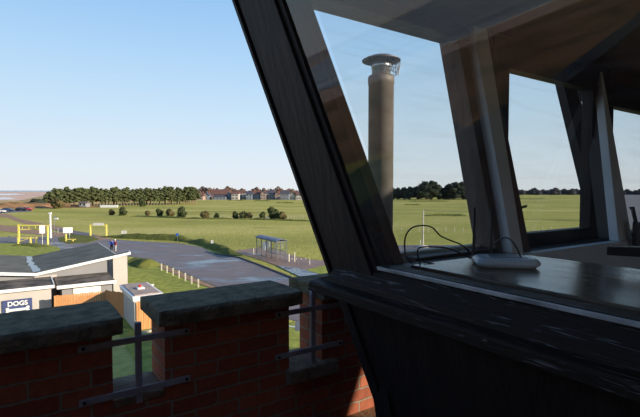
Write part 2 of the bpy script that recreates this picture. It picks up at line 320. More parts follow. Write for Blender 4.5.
def poly(name, pts, z, m, thick=0.05, frame='W'):
    return MB().prism([(x, y, z-thick) for x, y in pts], (0, 0, thick)).build(name, m, frame=frame)
def gp(x, y, z=0):
    """ground point seen along a bearing measured on the photograph (survey helper)"""
    p = math.atan(18.5/450); rx = (x-320)/450; ry = math.cos(p) - math.sin(p)*(y-208.5)/450; rz = -math.sin(p) - math.cos(p)*(y-208.5)/450
    t = (z-EYE)/rz; return (rx*t, ry*t)

# ------------------------------------------------------------------ ground
struct(poly('ground', [(-84, -300), (2500, -300), (2500, 2600), (-2500*.06-120, 2600), (-330, 900), (-235, 420), (-180, 250), (-150, 170), (-125, 110), (-86, 40)], 0, 'grass', 0.5))
# beach and sea beyond the field's left edge
struct(poly('beach', [(-80, -300), (-80, 40), (-120, 110), (-150, 200), (-230, 420), (-300, 900), (-150, 2700), (-4500, 2700), (-4500, -300)], -0.35, 'sand', 0.4))
struct(poly('tidal_flat', [(-700, 260), (-290, 330), (-330, 430), (-420, 560), (-640, 720), (-1500, 820), (-2600, 700), (-2600, 300)], -0.28, 'wetsand', 0.06))
struct(poly('sea', [(-8000, 1500), (-3000, 1700), (-1200, 2500), (1500, 3000), (1500, 8500), (-8000, 8500)], -0.2, 'sea', 0.5))
struct(poly('sea_near', [(-104, -600), (-106, 30), (-170, 100), (-900, 260), (-8000, 600), (-8000, -600)], -0.2, 'surf', 0.3))
struct(poly('heath', [(-34, -120), (-34, 20), (-52, 58), (-84, 60), (-86, 30), (-82, -120)], 0.05, 'scrub', 0.3))
struct(poly('water_channel', [gp(-30,197.6), gp(6,197.2), gp(17,198.2), gp(9,198.9), gp(-30,200.2)], -.30, 'surf2', .02))
struct(poly('water_shallow', [gp(-30,193.6), gp(14,193.4), gp(26,194.2), gp(8,195.0), gp(-30,195.4)], -.30, 'surf2', .02))
struct(poly('dune_bare_sand', [gp(12,201.6), gp(26,199.2), gp(40,196.2), gp(48,196.5), gp(44,199.6), gp(30,201.6), gp(18,202.6)], -.05, 'dune', .3))
def mound(name, path, width, height, m, seed=0, seg=60, rows=9, rough=.35, nf=.25):
    """long uneven ridge of earth and plants following a path"""
    P = [Vector((x, y, 0)) for x, y in path]; L = [0]
    for a, b in zip(P, P[1:]): L.append(L[-1]+(b-a).length)
    def at(t):
        d = t*L[-1]
        for i in range(len(P)-1):
            if d <= L[i+1] or i == len(P)-2:
                k = (d-L[i])/(L[i+1]-L[i]); return P[i].lerp(P[i+1], k), (P[i+1]-P[i]).normalized()
    vs = []
    for i in range(seg+1):
        t = i/seg; p, d = at(t); nrm = Vector((-d.y, d.x, 0)); e = min(1, 6*t, 6*(1-t))
        for j in range(rows+1):
            s_ = j/rows*2-1; q = p+nrm*s_*width/2; h = height*e*math.cos(s_*math.pi/2)**.8 if abs(s_) < 1 else 0
            h *= 1+rough*2*noise.noise(Vector((q.x*nf, q.y*nf, seed)))
            if abs(s_) < .99: h += height*rough*.5*abs(noise.noise(Vector((q.x*nf*4, q.y*nf*4, seed+5))))*e
            vs.append((q.x, q.y, h-.06))
    fs = [(i*(rows+1)+j, i*(rows+1)+j+1, (i+1)*(rows+1)+j+1, (i+1)*(rows+1)+j) for i in range(seg) for j in range(rows)]
    return MB().add(vs, fs).build(name, m, smooth=True)
far = [gp(100,238.5), gp(140,241.5), gp(180,243.5), gp(200,247), (-16.6, 66.5), (-14.8, 63), (-10.6, 59.3), (-6.9, 53), (-4.6, 48.8), (-2.2, 44.5), (0.8, 39), (9, 36)]
near = [(24, 30), (9, 28.5), (0, 29.6), (-3, 31.5), (-6, 36), (-8.6, 40.2), (-12, 44.7), (-18.6, 53.7), (-23.8, 59.3), (-26.5, 61), (-30, 58), (-36, 60), (-45, 71), (-58, 76), (-80, 78), (-80, 86), (-62, 85), (-50, 86.8)]
struct(poly('road', far+near, 0.03, 'asphalt'))
struct(poly('pavement', [(-12.8, 66), (-11.4, 63.4), (-8.4, 58.8), (-5.2, 53.2), (-2.9, 49), (-0.4, 47), (3, 44), (10, 46), (8, 54), (-1.0, 57.5), (-3, 60), (-6, 66), (-9, 70)], 0.06, 'pave'))
struct(poly('path_wet', [(-2.9, 51.5), (-5.2, 53.0), (-2.2, 46.4), (0.4, 43.4), (2.2, 44.6), (-.2, 48.2)], 0.08, 'wetpath'))
struct(poly('verge', [(-1.6, 49.8), (0.5, 46.8), (4, 44), (9, 46), (6, 54), (1, 53.6)], 0.1, 'lawn'))
struct(poly('road_far_side', [(2, 58.5), (60, 58.5), (70, 73), (9, 73)], 0.04, 'tarmac'))
struct(poly('kerb_far_side', [(2, 57.3), (60, 57.3), (60, 58.4), (2, 58.4)], 0.14, 'post', .14))
struct(poly('car_park', [(32, 40), (70, 36), (400, 200), (900, 1300), (560, 880)], 0.05, 'tarmac'))
struct(poly('path_earth', [gp(0,213.5), gp(8,214), gp(20,219), gp(40,223), gp(62,227), gp(75,231), gp(60,230.5), gp(40,227), gp(22,223), gp(8,218), gp(0,217)], 0.03, 'dirt_or_glint'))
struct(poly('path_earth_near', [gp(0,225), gp(30,228), gp(52,232), gp(72,233.5), gp(90,234), gp(112,238), gp(100,240), gp(60,237), gp(0,231)], 0.035, 'dirt_or_glint'))
struct(poly('lane', [gp(52,230), gp(62,229), gp(88,233), gp(98,237), gp(82,236)], 0.06, 'tarmac'))
struct(poly('lawn_left', [gp(-40,243.4), gp(30,243.8), gp(48,245), gp(60,248), gp(62,262), gp(-40,262)], 0.07, 'lawn'))
struct(poly('verge_island', [gp(58,238), gp(72,234.5), gp(90,236), gp(100,239.5), gp(88,243), gp(70,244), gp(60,242)], 0.07, 'bank'))
struct(poly('verge_near', [(-18.2, 51.8), (-23.5, 57.8), (-26.5, 59.5), (-29, 56), (-24, 44), (-14, 30), (-5, 16), (6, 14), (8, 27.6), (0, 28.9), (-4, 31.3), (-7, 36), (-9.3, 39.9), (-12.8, 44.2)], 0.05, 'lawn'))
struct(poly('footpath_near', [(-18.7, 53.2), (-12.1, 44.4), (-8.7, 39.9), (-6.2, 35.8), (-6.6, 35.8), (-9.1, 39.7), (-12.8, 44.0), (-19.3, 52.8)], 0.09, 'dirt_or_glint'))
struct(poly('trim_1', [(-9, 31.6), (-3.2, 29.7), (1, 27.6), (6, 26.0), (6, 26.15), (1, 27.78), (-3.2, 29.9), (-9, 31.8)], 0.08, 'line', .04))
kb = MB()
kp = [(-14.8,63),(-10.6,59.3),(-6.9,53),(-4.6,48.8),(-2.2,44.5)]
for a, b in zip(kp, kp[1:]):
    a = Vector((*a,0)); b = Vector((*b,0)); d = (b-a).normalized(); n_ = Vector((-d.y, d.x, 0))*.16
    kb.prism([a, b, b+n_*-1, a+n_*-1], (0,0,.16))
struct(kb.build('kerb', 'kerb'))
tag(mound('grass_bank', [gp(97,236.5), gp(125,238), gp(150,239), gp(180,240.3), gp(200,243), gp(216,248), gp(232,254), gp(246,256)], 2.4, .85, 'bank', 3, 90, 9, .3, .25), kind='structure')
tag(mound('grass_bank_near', [gp(128,262), gp(140,263), gp(152,268)], 3.2, .8, 'bank', 8, 30), kind='structure')
tag(mound('grass_bank_left', [gp(8,247), gp(22,245.5), gp(36,246), gp(46,248)], 2.5, .35, 'bank', 9, 30), kind='structure')
# dunes and scrub between field and beach
tag(mound('dune_ridge', [(-420, 240), (-260, 262), (-185, 300), (-150, 420)], 60, 1.7, 'dune', 1, 120, 14, .5, .05), kind='structure')
tag(mound('dune_scrub', [(-330, 175), (-230, 205), (-165, 226), (-138, 236), (-118, 246)], 30, 2.4, 'scrub', 4, 160, 14, .55, .12), kind='stuff', label='brown bramble scrub covering the dune edge along the beach', cat='scrub')
tag(mound('dune_bush', [gp(28,204.6), gp(38,204.4), gp(50,203.8)], 13, 3.2, 'oak', 7, 50, 10, .5, .2), 'dark thicket at the left foot of the pine wood', 'bush')
tag(mound('hedge_row', [gp(126,216.2), gp(160,217.4), gp(200,219), gp(250,219.4), gp(300,221), gp(330,222)], 2.2, .45, 'bank', 11, 120, 6, .5), kind='stuff', label='rough grass line joining the gorse bushes across the field', cat='grass')
# dark rough hollows on the golf links
for i, (x, y, wd, L_) in enumerate([(300, 197.5, 5, 26), (236, 200.5, 4, 16), (455, 0, 0, 0)][:2]+[(430, 201.5, 6, 34), (445, 216, 3, 16), (412, 205, 3, 10), (178, 202, 4, 18), (262, 201, 4, 14), (520, 199, 8, 60), (196, 199.4, 5, 26), (285, 203, 3, 14)]):
    cx, cy = gp(x, y)
    struct(mound('golf_bunker_mound', [(cx-L_/2, cy), (cx, cy+1), (cx+L_/2, cy-1)], wd, .7, 'bank', 20+i, 24, 6, .4))

# ------------------------------------------------------------------ trees
def leafy(mb, c, r, n, size, rnd, up=.3):
    """scatter small leaf clumps through a shell of radius r"""
    for _ in range(n):
        d = Vector((rnd.gauss(0,1), rnd.gauss(0,1), rnd.gauss(0,1)+up)).normalized()
        p = Vector(c)+Vector((d.x*r[0], d.y*r[1], d.z*r[2]))*rnd.uniform(.75, 1.08)
        a = Vector((rnd.gauss(0,1), rnd.gauss(0,1), rnd.gauss(0,1))).normalized(); b = d.cross(a)
        if b.length < .1: continue
        b.normalize(); a = b.cross(d+a*.6).normalized(); s = size*rnd.uniform(.6, 1.4)
        mb.add([p-a*s, p+b*s*.7, p+a*s, p-b*s*.7+d*s*.4], [(0,1,2),(0,2,3)])
def tree(name, h, crown_r, base, kind, seed, crown_mat, trunk_r=.22):
    rnd = random.Random(seed); root = empty(name, (0,0,0))
    t = MB(); t.tube([(0,0,-.1), (rnd.uniform(-.1,.1), 0, h*.4), (rnd.uniform(-.3,.3), rnd.uniform(-.3,.3), h*.82)], [trunk_r, trunk_r*.75, trunk_r*.3], 7)
    for k in range(6):
        z = h*rnd.uniform(base+.02, .75); a = rnd.uniform(0, 6.28); q = crown_r*.7
        t.tube([(0,0,z), (math.cos(a)*q*.5, math.sin(a)*q*.5, z+q*.25), (math.cos(a)*q, math.sin(a)*q, z+q*.4)], [trunk_r*.4, trunk_r*.25, .04], 5)
    t.build('trunk', 'bark', root)
    c = MB(); N = 15 if kind == 'pine' else 12
    for k in range(N):
        f = (k+.5)/N; z = h*(base+(1-base)*f*.92); a = k*2.4+rnd.random()
        prof = math.sin(math.pi*min(1, .25+.72*f))
        q = crown_r*(prof*.62)*(.4 if k == N-1 else 1)
        rr = crown_r*(.34+.3*prof)*rnd.uniform(.8,1.1)*(.68 if kind == 'pine' else 1)
        if kind == 'pine': q *= 1.1
        cc = (math.cos(a)*q, math.sin(a)*q, min(z, h-rr*.55)); rad = (rr, rr, rr*.62)
        c.blob(cc, (rr*.82, rr*.82, rr*.5), 2, .22, 1.4, seed+k)
        leafy(c, cc, rad, 46, crown_r*.10, rnd)
    c.build('crown', crown_mat, root)
    return root
def bushthing(name, h, r, seed, m):
    rnd = random.Random(seed); root = empty(name, (0,0,0)); c = MB()
    for k in range(8):
        a = k*2.4; q = r*.42*(k % 3)/2; rr = r*rnd.uniform(.45,.62)
        cc = (math.cos(a)*q*1.2, math.sin(a)*q*1.2, rr*.5+(h-rr*1.3)*((7-k)/7)); c.blob(cc, (rr*.9, rr*.9, rr*.8), 2, .25, 1.6, seed+k)
        leafy(c, cc, (rr, rr, rr*.9), 60, r*.11, rnd)
    c.build('foliage', m, root); s = MB()
    for a in range(4): s.tube([(0,0,-.05), (math.cos(a*1.6)*r*.3, math.sin(a*1.6)*r*.3, h*.4)], [.08,.03], 5)
    s.build('stem', 'bark', root)
    return root
rnd = random.Random(5)
def spread(protos, spots, label, cat, group, hvar=.15):
    used = set()
    for i, (x, y, s) in enumerate(spots):
        k = rnd.randrange(len(protos)); p = protos[k]
        sc = s*rnd.uniform(1-hvar, 1+hvar)
        if k not in used:
            used.add(k); o = p; o.location = (x, y, 0); o.rotation_euler = (0,0,rnd.uniform(0,6.28)); o.scale = (sc,)*3
        else: o = copy_tree(p, None, (x, y, 0), rnd.uniform(0, 6.28), sc)
        for q in ('label','category','group'):
            if q in o: del o[q]
        tag(o, label, cat, group)
    for k, p in enumerate(protos):
        if k not in used:
            for ch in list(p.children): bpy.data.objects.remove(ch)
            bpy.data.objects.remove(p)
pines = [tree('pine_tree', 9.2, 2.8, .27, 'pine', s, 'pine') for s in (1, 2, 3)]
sp = []
for i in range(50):
    f = i/49; px_ = 49+f*147; d = 236+f*52
    sp.append(((px_-320)/450*d, d, 1.0+.10*f))
for i in range(48):
    f = i/47; px_ = 51+f*145; d = 246+f*52; sp.append(((px_-320)/450*d+rnd.uniform(-1,1), d+rnd.uniform(-2,4), 1.06+.12*f))
spread(pines, sp, 'tall pine with bare brown trunk in the wood beyond the field', 'tree', 'pines of the wood')
oaks = [tree('evergreen_oak', 17, 8, .12, 'oak', s, 'oak', .5) for s in (11, 12)]
sp = [((p-320)/450*d, d, s) for p, d, s in [(392,430,.72),(398,440,.66),(404,430,.72),(410,425,.68),(417,430,.78),(425,415,1.0),(432,420,.98),(438,425,.86),(444,430,.62),(449,425,.9),(455,418,.92),(462,420,.96),(468,425,.84),(474,420,.74),(480,425,.8),(487,425,.8),(494,430,.7)]]
spread(oaks, sp, 'dark broad tree in the line beyond the links, seen through the cabin glass', 'tree', 'dark trees beyond the links', .06)
bares = [tree('bare_winter_tree', 11, 4.5, .2, 'oak', s, 'bare', .25) for s in (21, 22)]
sp = [((p-320)/450*d, d, s) for p, d, s in [(199+i*3.6, 470+((i*37) % 40), .80+.30*((i*13) % 7)/7) for i in range(31)]]
spread(bares, sp, 'reddish bare winter tree rising behind the row of houses', 'tree', 'bare trees behind the houses')
hz = [tree('horizon_tree', 11, 7, .05, 'oak', s, 'haze', .4) for s in (31, 32)]
sp = [((p-320)/450*d, d, s) for p, d, s in [(505+i*4.2, 830+((i*53) % 70), .75+.5*((i*17) % 5)/5) for i in range(38)]]
spread(hz, sp, 'hazy grey tree in the woodland along the right horizon', 'tree', 'trees on the right horizon')
o = oaks[0]
t = copy_tree(pines[0], None, (*gp(297, 199.2), 0), .4, .95); tag(t, 'dark evergreen standing alone between the white and slate-roofed houses', 'tree'); del t['group']

green, brown = bushthing('gorse_bush', 2.9, 1.7, 41, 'bush'), bushthing('gorse_bush', 2.5, 1.8, 43, 'bushb')
bl = [(112,215,0,1.0,'brown rounded gorse bush, leftmost of the row in the field'), (123,215.4,1,1.22,'large dark green gorse bush second from the left of the row'),
 (147,215.6,0,.8,'low pale brown gorse bush beside a gap in the row'), (159,216.3,1,1.05,'dark green gorse bush left of the taller brown one, mid row'), (170,216.5,0,1.2,'upright brown gorse bush just left of the biggest dark one'),
 (182,217.6,1,1.42,'biggest dark green gorse bush, standing slightly forward of the row'), (206,218.6,0,1.1,'brown gorse bush alone right of the biggest dark one'), (217,218.5,1,.72,'small dark gorse bush in the middle of the row'),
 (235,218.9,1,.95,'dark gorse bush left of the close pair'), (243.5,219,1,.98,'left bush of the close dark pair'), (249,219,0,.92,'browner right bush of the close pair'),
 (263,219.3,1,.92,'dark bush at the left of the right-hand clump'), (272,219,1,1.5,'tallest dark bush crowning the right-hand clump'), (277,219.5,1,.8,'low bush under the tallest of the right-hand clump'), (282.5,219.6,0,1.15,'brown bush ending the right-hand clump')]
seen = [False, False]
for x, y, g, s, lab in bl:
    p = green if g else brown
    if not seen[g]: o = p; seen[g] = True; o.location = (*gp(x,y), 0); o.scale = (s*.86,)*3
    else: o = copy_tree(p, None, (*gp(x,y), 0), x, s*.86)
    tag(o, lab, 'bush')
tag(copy_tree(brown, None, (*gp(57, 208.5), 0), 1, (2.0, 2.0, 1.9)), 'yellow-brown bush in front of the left end of the pine wood', 'bush')
tag(copy_tree(green, None, (*gp(142, 206.5), 0), 1, 1.3), 'single dark bush standing below the pine trunks mid wood', 'bush')

# ------------------------------------------------------------------ houses beyond the field
def house(px0, px1, d, h, roofh, wall, roofm, lab, gable=False, depth=9, nwin=3, floors=2, chim=1, ang=0):
    x0 = (px0-320)/450*d; x1 = (px1-320)/450*d; root = empty('house', ((x0+x1)/2, d+depth/2, 0))
    MB().box(x0, x1, d, d+depth, -.2, h).build('wall', wall, root)
    if gable:
        xm = (x0+x1)/2; MB().prism([(x0, d, h), (x1, d, h), (xm, d, h+roofh-.25)], (0, depth, 0)).build('gable', wall, root)
        r = MB(); r.prism([(x0-.4, d-.4, h-.3), (x0-.4, d-.4, h), (xm, d-.4, h+roofh+.1), (x1+.4, d-.4, h), (x1+.4, d-.4, h-.3), (xm, d-.4, h+roofh-.3)], (0, depth+.8, 0)); rf = r.build('roof', roofm, root)
    else:
        r = MB(); ym = d+depth/2; r.prism([(x0-.4, d-.4, h), (x0-.4, ym, h+roofh), (x0-.4, d+depth+.4, h)], (x1-x0+.8, 0, 0)); rf = r.build('roof', roofm, root)
    for k in range(chim):
        cx = x0+(x1-x0)*(.15+.7*k/max(1, chim-1)) if chim > 1 else x0+(x1-x0)*.8
        c = MB(); c.box(cx-.5, cx+.5, d+depth/2-.4, d+depth/2+.4, h+roofh*.5, h+roofh+1.1)
        c.box(cx-.6, cx+.6, d+depth/2-.5, d+depth/2+.5, h+roofh+1.1, h+roofh+1.3); c.build('chimney', 'houseb', root)
    for fl in range(floors):
        for k in range(nwin):
            wx = x0+(x1-x0)*(k+.5)/nwin; z = .9+fl*2.7
            fm = MB(); ww = min(1.0, (x1-x0)/nwin*.33)
            fm.box(wx-ww, wx+ww, d-.1, d+.02, z, z+1.3); f = fm.build('window', 'whitep', root)
            MB().box(wx-ww+.12, wx+ww-.12, d-.14, d-.04, z+.12, z+1.18).build('pane', 'dwin', f)
    return tag(root, lab, 'house')
house(197, 203, 405, 3.4, 3.0, 'housep', 'tile', 'small pink-walled house with red roof at the right end of the pine wood', nwin=2, floors=1)
house(203.5, 209, 415, 4.0, 3.0, 'houseg', 'slate', 'small dark-roofed house left of the long red roof', True, nwin=1, floors=1)
house(210, 229, 445, 4.6, 5.2, 'houseb', 'tile', 'long red-roofed brick house, largest red roof of the row', nwin=5, chim=2)
house(213, 226, 415, 2.6, 1.8, 'houseg', 'slate', 'low slate-roofed building in front of the long red roof', nwin=4, floors=1, chim=0)
house(225.5, 231.5, 420, 3.6, 3.4, 'houseg', 'slate', 'dark gabled house touching the left side of the white house', True, nwin=1, floors=1)
house(231.5, 238.5, 415, 5.4, 2.4, 'housew', 'tile', 'white two-storey house with red roof beside the dark gabled house', nwin=2)
house(240, 245.5, 430, 6.0, 2.2, 'housew', 'tile', 'narrow cream house with red roof between white and slate houses', nwin=2)
house(246, 252, 420, 5.0, 2.6, 'houseg', 'slate', 'blue-grey house with slate roof left of the brick chimney pair', nwin=2)
house(252.5, 259.5, 425, 5.0, 3.2, 'houseg', 'tile', 'blue-grey house with brown-red roof and twin chimneys', nwin=3, chim=2)
house(260.5, 266, 420, 5.8, 2.4, 'housep', 'slate', 'pink-fronted house in the middle of the row', True, nwin=2)
house(266.5, 274.5, 425, 5.2, 3.6, 'houseg', 'slate', 'wide slate-roofed grey house right of the pink front', nwin=3, chim=2)
house(275, 279.5, 418, 4.6, 2.8, 'housep', 'tile', 'narrow pink gabled house between two slate roofs', True, nwin=1)
house(280, 289, 424, 5.2, 3.2, 'houseg', 'slate', 'wide slate-roofed blue house near the right end of the row', nwin=4, chim=2)
house(289.5, 295, 410, 4.0, 3.0, 'housew', 'slate', 'white steep-gabled house near the right end of the row', True, nwin=2, floors=1)
house(296, 304, 408, 4.8, 3.0, 'housew', 'tile', 'white house with pinkish roof ending the row beside the dark frame', nwin=3)
house(79, 86, 232, 2.2, 1.0, 'greywall', 'roof2', 'low grey hut below the left part of the pine wood', nwin=2, floors=1, chim=0, depth=4)
w_ = MB(); w_.box(-113, -104, 231, 231.6, 0, 1.3); tag(w_.build('white_trailer', 'whitep'), 'long low white panel beside the grey hut below the pines', 'panel')

# ------------------------------------------------------------------ cars
def car(x, y, rz, m, lab):
    root = empty('car', (0,0,0)); b = MB()
    b.prism([(-2.1,-.85,.35),(2.1,-.85,.35),(2.15,-.85,.75),(1.9,-.85,.9),(1.0,-.85,1.0),(-1.9,-.85,1.0),(-2.1,-.85,.8)], (0,1.7,0)); b.build('body', m, root, bevel=.06)
    c = MB(); c.hexa([(-1.7,-.78,.98),(1.0,-.78,.98),(1.0,.78,.98),(-1.7,.78,.98)], [(-1.3,-.62,1.45),(.35,-.62,1.45),(.35,.62,1.45),(-1.3,.62,1.45)]); c.build('window', 'dwin', root)
    MB().box(-1.32, .37, -.64, .64, 1.43, 1.5).build('roof', m, root, bevel=.02)
    for wx in (-1.3, 1.3):
        for wy in (-.8, .8):
            MB().tube([(wx, wy-.1, .32), (wx, wy+.1, .32)], .32, 14).build('wheel', 'black', root)
    root.location = (x, y, 0.02); root.rotation_euler = (0,0,rz); return tag(root, lab, 'car')
struct(poly('parking_strip', [gp(-12,211), gp(31,209.6), gp(32,211.4), gp(-12,214.2)], .02, 'tarmac'))
car(*gp(-0.5, 212.8), .1, 'carw', 'white car parked at the left edge beside the dunes')
car(*gp(7.5, 211.4), .1, 'carb', 'dark blue car parked between the white and black cars')
car(*gp(21, 210.8), .15, 'cark', 'black car parked touching the red one by the dunes')
car(*gp(27, 210.6), .15, 'carr', 'red car parked by the brown dune scrub')

# ------------------------------------------------------------------ clubhouse with low roofs (tower axes)
B = empty('clubhouse', (3, 46, 0), 'T')
wl = MB(); wl.prism([(-20, 40.6, 0), (6.6, 40.6, 0), (6.6, 40.6, 3.43), (1.0, 40.6, 2.50), (-3, 40.6, 3.0), (-20, 40.6, 3.0)], (0, 10.2, 0)); wl.prism([(6.6, 40.6, 0), (7.5, 40.6, 0), (7.5, 40.6, 3.56), (6.6, 40.6, 3.40)], (0, .25, 0)); wl.build('wall', 'greywall', B)
MB().box(6.45, 7.56, 40.45, 40.62, 0, 3.45).build('end_panel', 'white', B)
MB().box(6.6, 6.66, 40.86, 50.8, 0, 3.3).build('side_panel', 'white', B)
MB().box(6.1, 6.45, 40.5, 40.62, .9, 3.2).build('corner_window', 'dwin', B)
MB().box(0.9, 2.4, 40.5, 40.62, 0, 2.4).build('front_panel', 'white', B)
rf = MB(); rf.prism([(-20.3, 40.3, 3.05), (-3, 40.3, 3.05), (1.0, 40.3, 2.52), (6.75, 40.3, 3.454), (6.75, 40.3, 3.595), (1.0, 40.3, 2.67), (-3, 40.3, 3.2), (-20.3, 40.3, 3.2)], (0, 10.7, 0)); rf.prism([(6.75, 40.3, 3.454), (7.7, 40.3, 3.62), (7.7, 40.3, 3.76), (6.75, 40.3, 3.595)], (0, .62, 0)); roof = rf.build('roof', 'roof', B)
fa = MB(); fa.prism([(-20.4, 40.24, 2.98), (-3, 40.24, 2.98), (1.0, 40.24, 2.46), (7.8, 40.24, 3.58), (7.8, 40.24, 3.78), (1.0, 40.24, 2.68), (-3, 40.24, 3.21), (-20.4, 40.24, 3.21)], (0, .08, 0)); fa.build('fascia', 'whitep', roof)
MB().box(7.72, 7.80, 40.3, 40.95, 3.56, 3.80).build('fascia', 'whitep', roof)
MB().prism([(6.76, 40.95, 3.2), (6.76, 51.0, 3.2), (6.76, 51.0, 3.58), (6.76, 40.95, 3.58)], (.06, 0, 0)).build('fascia', 'whitep', roof)
pu = MB(); rp = random.Random(3)
pp = []
for i in range(15):
    f = i/14; pp.append((0.62+.30*f+rp.uniform(-.16,.02)-.1*math.sin(f*3), 50.5-f*9.8))
for i in range(15):
    f = 1-i/14; pp.append((0.80+.45*f*f+rp.uniform(0,.26), 50.5-f*9.8))
pu.prism([(a, b, 2.675+(max(0, a-1.0)*.162 if a > 1 else (1-a)*.1325)) for a, b in pp], (0,0,.012)); pu.build('puddle', 'puddle', roof)
tag(B, 'grey clubhouse with wide dark roof pitched up to a white end panel', 'building')
# lean-to
Lt = empty('lean_to', (4.1, 38.8, 0), 'T')
MB().box(2.5, 5.8, 37.0, 40.44, 0, 2.02).build('wall', 'greywall', Lt)
MB().box(3.2, 5.0, 36.95, 37.01, .5, 1.85).build('white_hatch', 'whitep', Lt)
r_ = MB().hexa([(2.2, 36.7, 2.02), (6.0, 36.7, 2.02), (6.0, 40.40, 2.1), (2.2, 40.40, 2.1)], [(2.2, 36.7, 2.16), (6.0, 36.7, 2.16), (6.0, 40.40, 2.24), (2.2, 40.40, 2.24)]).build('roof', 'roof2', Lt)
MB().box(2.15, 6.05, 36.62, 36.70, 1.96, 2.2).build('fascia', 'whitep', r_)
tag(Lt, 'low grey lean-to with brown felt roof and white hatch against the clubhouse', 'lean-to')
# dog parlour
Dg = empty('kiosk_building', (-8, 38.4, 0), 'T')
MB().box(-19, 1.8, 36.45, 40.2, 0, 2.2).build('wall', 'white', Dg)
r_ = MB().hexa([(-19.2, 36.3, 2.2), (1.95, 36.3, 2.2), (1.95, 40.22, 2.2), (-19.2, 40.22, 2.2)], [(-19.2, 36.3, 2.34), (1.95, 36.3, 2.34), (1.95, 40.22, 2.34), (-19.2, 40.22, 2.34)]).build('roof', 'roof2', Dg)
MB().box(-19.3, 2.0, 36.22, 36.3, 2.16, 2.38).build('fascia', 'whitep', r_)
MB().box(1.95, 2.02, 36.22, 40.22, 2.16, 2.38).build('fascia', 'whitep', r_)
tag(Dg, 'white flat-roofed building in front of the clubhouse carrying the navy sign', 'building')
Sg = empty('wall_sign', (-.6, 36.4, 1.0), 'T')
MB().box(-1.02, .66, 36.36, 36.44, .55, 1.62).build('board', 'navy', Sg)
def text(s, size, loc, parent, m, ext=.01, name='lettering', bold=0.0, sx=1.0):
    cu = bpy.data.curves.new(name, 'FONT'); cu.body = s; cu.size = size; cu.extrude = ext; cu.offset = bold; cu.align_x = 'CENTER'
    tmp = bpy.data.objects.new('tmp', cu); COL.objects.link(tmp); bpy.context.view_layer.update()
    me = bpy.data.meshes.new_from_object(tmp.evaluated_get(bpy.context.evaluated_depsgraph_get())); bpy.data.objects.remove(tmp)
    mb = MB(); mb.v = [Vector((v.co.x*sx+loc[0], loc[1]-v.co.z, v.co.y+loc[2])) for v in me.vertices]; mb.f = [tuple(p.vertices) for p in me.polygons]
    return mb.build(name, m, parent)
text('DOGS', .42, (-.17, 36.335, 1.22), Sg, 'whitep', bold=.012, sx=.98)
bn = MB()
def disc(mb, x, z, r, y=36.30, n=14): mb.prism([(x+r*math.cos(2*math.pi*k/n), y, z+r*math.sin(2*math.pi*k/n)) for k in range(n)], (0,.05,0))
bn.prism([(-.7,36.31,.86),(.36,36.31,.86),(.36,36.31,1.02),(-.7,36.31,1.02)], (0,.045,0))
for x in (-.74, .40): disc(bn, x, .84, .10); disc(bn, x, 1.04, .10)
bn.build('bone_emblem', 'whitep', Sg)
tag(Sg, 'navy sign reading DOGS above a white bone on the white building', 'sign')
# timber fence
Fn = empty('board_fence', (4, 35, 0), 'T')
def fence_run(a, b, z1, parent, name='boards', m='fence'):
    a = Vector((*a, 0)); b = Vector((*b, 0)); n_ = int((b-a).length/.14); d = (b-a).normalized(); q = Vector((-d.y, d.x, 0))*.02; mb = MB()
    for i in range(n_):
        p = a+d*(i*.14); e = p+d*.125; mb.prism([p-q, e-q, e+q, p+q], (0,0,z1+.02*math.sin(i*1.7)))
    mb.prism([a+q+Vector((0,0,z1-.3)), b+q+Vector((0,0,z1-.3)), b+q*3+Vector((0,0,z1-.3)), a+q*3+Vector((0,0,z1-.3))], (0,0,.09))
    return mb.build(name, m, parent)
fence_run((1.9, 35.4), (5.1, 35.0), 1.78, Fn); fence_run((5.1, 35.0), (6.05, 33.6), 1.82, Fn)
MB().box(5.05, 5.17, 35.02, 35.14, 0, 1.85).build('post', 'fence', Fn)
tag(Fn, 'orange board fence running from the white building to the kiosk', 'fence')
# kiosk
K = empty('kiosk', (6.9, 32, 0), 'T')
MB().box(6.0, 7.6, 30.1, 34.1, 0, 2.0).build('wall', 'white', K)
MB().hexa([(5.9, 30.0, 1.9), (7.75, 30.0, 1.9), (7.75, 34.3, 1.9), (5.9, 34.3, 1.9)], [(5.85, 29.95, 2.25), (7.8, 29.95, 2.25), (7.8, 34.35, 2.25), (5.85, 34.35, 2.25)]).build('fascia', 'whitep', K, bevel=.04)
k_ = MB().box(6.05, 7.6, 30.15, 34.15, 2.25, 2.31).build('roof', mat('kiosk_roof_sheet', (0.42, 0.33, 0.28), .8, scale=1), K)
MB().box(6.55, 7.0, 31.7, 32.3, 2.31, 2.42).build('beacon_base', 'whitep', k_, bevel=.02); MB().lathe([(.11,2.42),(.11,2.52),(.05,2.58)], (6.75,32.0,0), 12).build('beacon_lens', 'red', k_)
fr_ = MB()
for i in range(10): fr_.box(6.1+i*.145, 6.1+i*.145+.13, 30.02, 30.08, .05, 1.85)
fr_.build('timber_front', 'fence', K)
tag(K, 'white kiosk with flat roof, red beacon and orange board front', 'kiosk')
lp = MB().box(6.0, 7.2, 29.2, 29.3, 0, .18); tag(lp.build('sleeper_edging', 'post', frame='T'), 'pale timber edging lying on grass before the kiosk', 'edging')
hr = empty('handrail', (8.6, 39, 0), 'T')
for x in (8.2, 8.8, 9.3): MB().tube([(x, 39.2, 0), (x, 39.2, 1.0)], .05, 8).build('post', 'whitep', hr)
MB().tube([(8.1, 39.2, 1.0), (9.4, 39.2, 1.0)], .05, 8).build('rail', 'whitep', hr); MB().tube([(8.1, 39.2, .55), (9.4, 39.2, .55)], .04, 8).build('rail', 'whitep', hr)
tag(hr, 'short white handrail beside the clubhouse end panel', 'handrail')
struct(poly('trim_2', [(7.6, 43.2), (9.6, 43.2), (9.6, 44.6), (7.6, 44.6)], .12, 'wetpath', .1, 'T'))

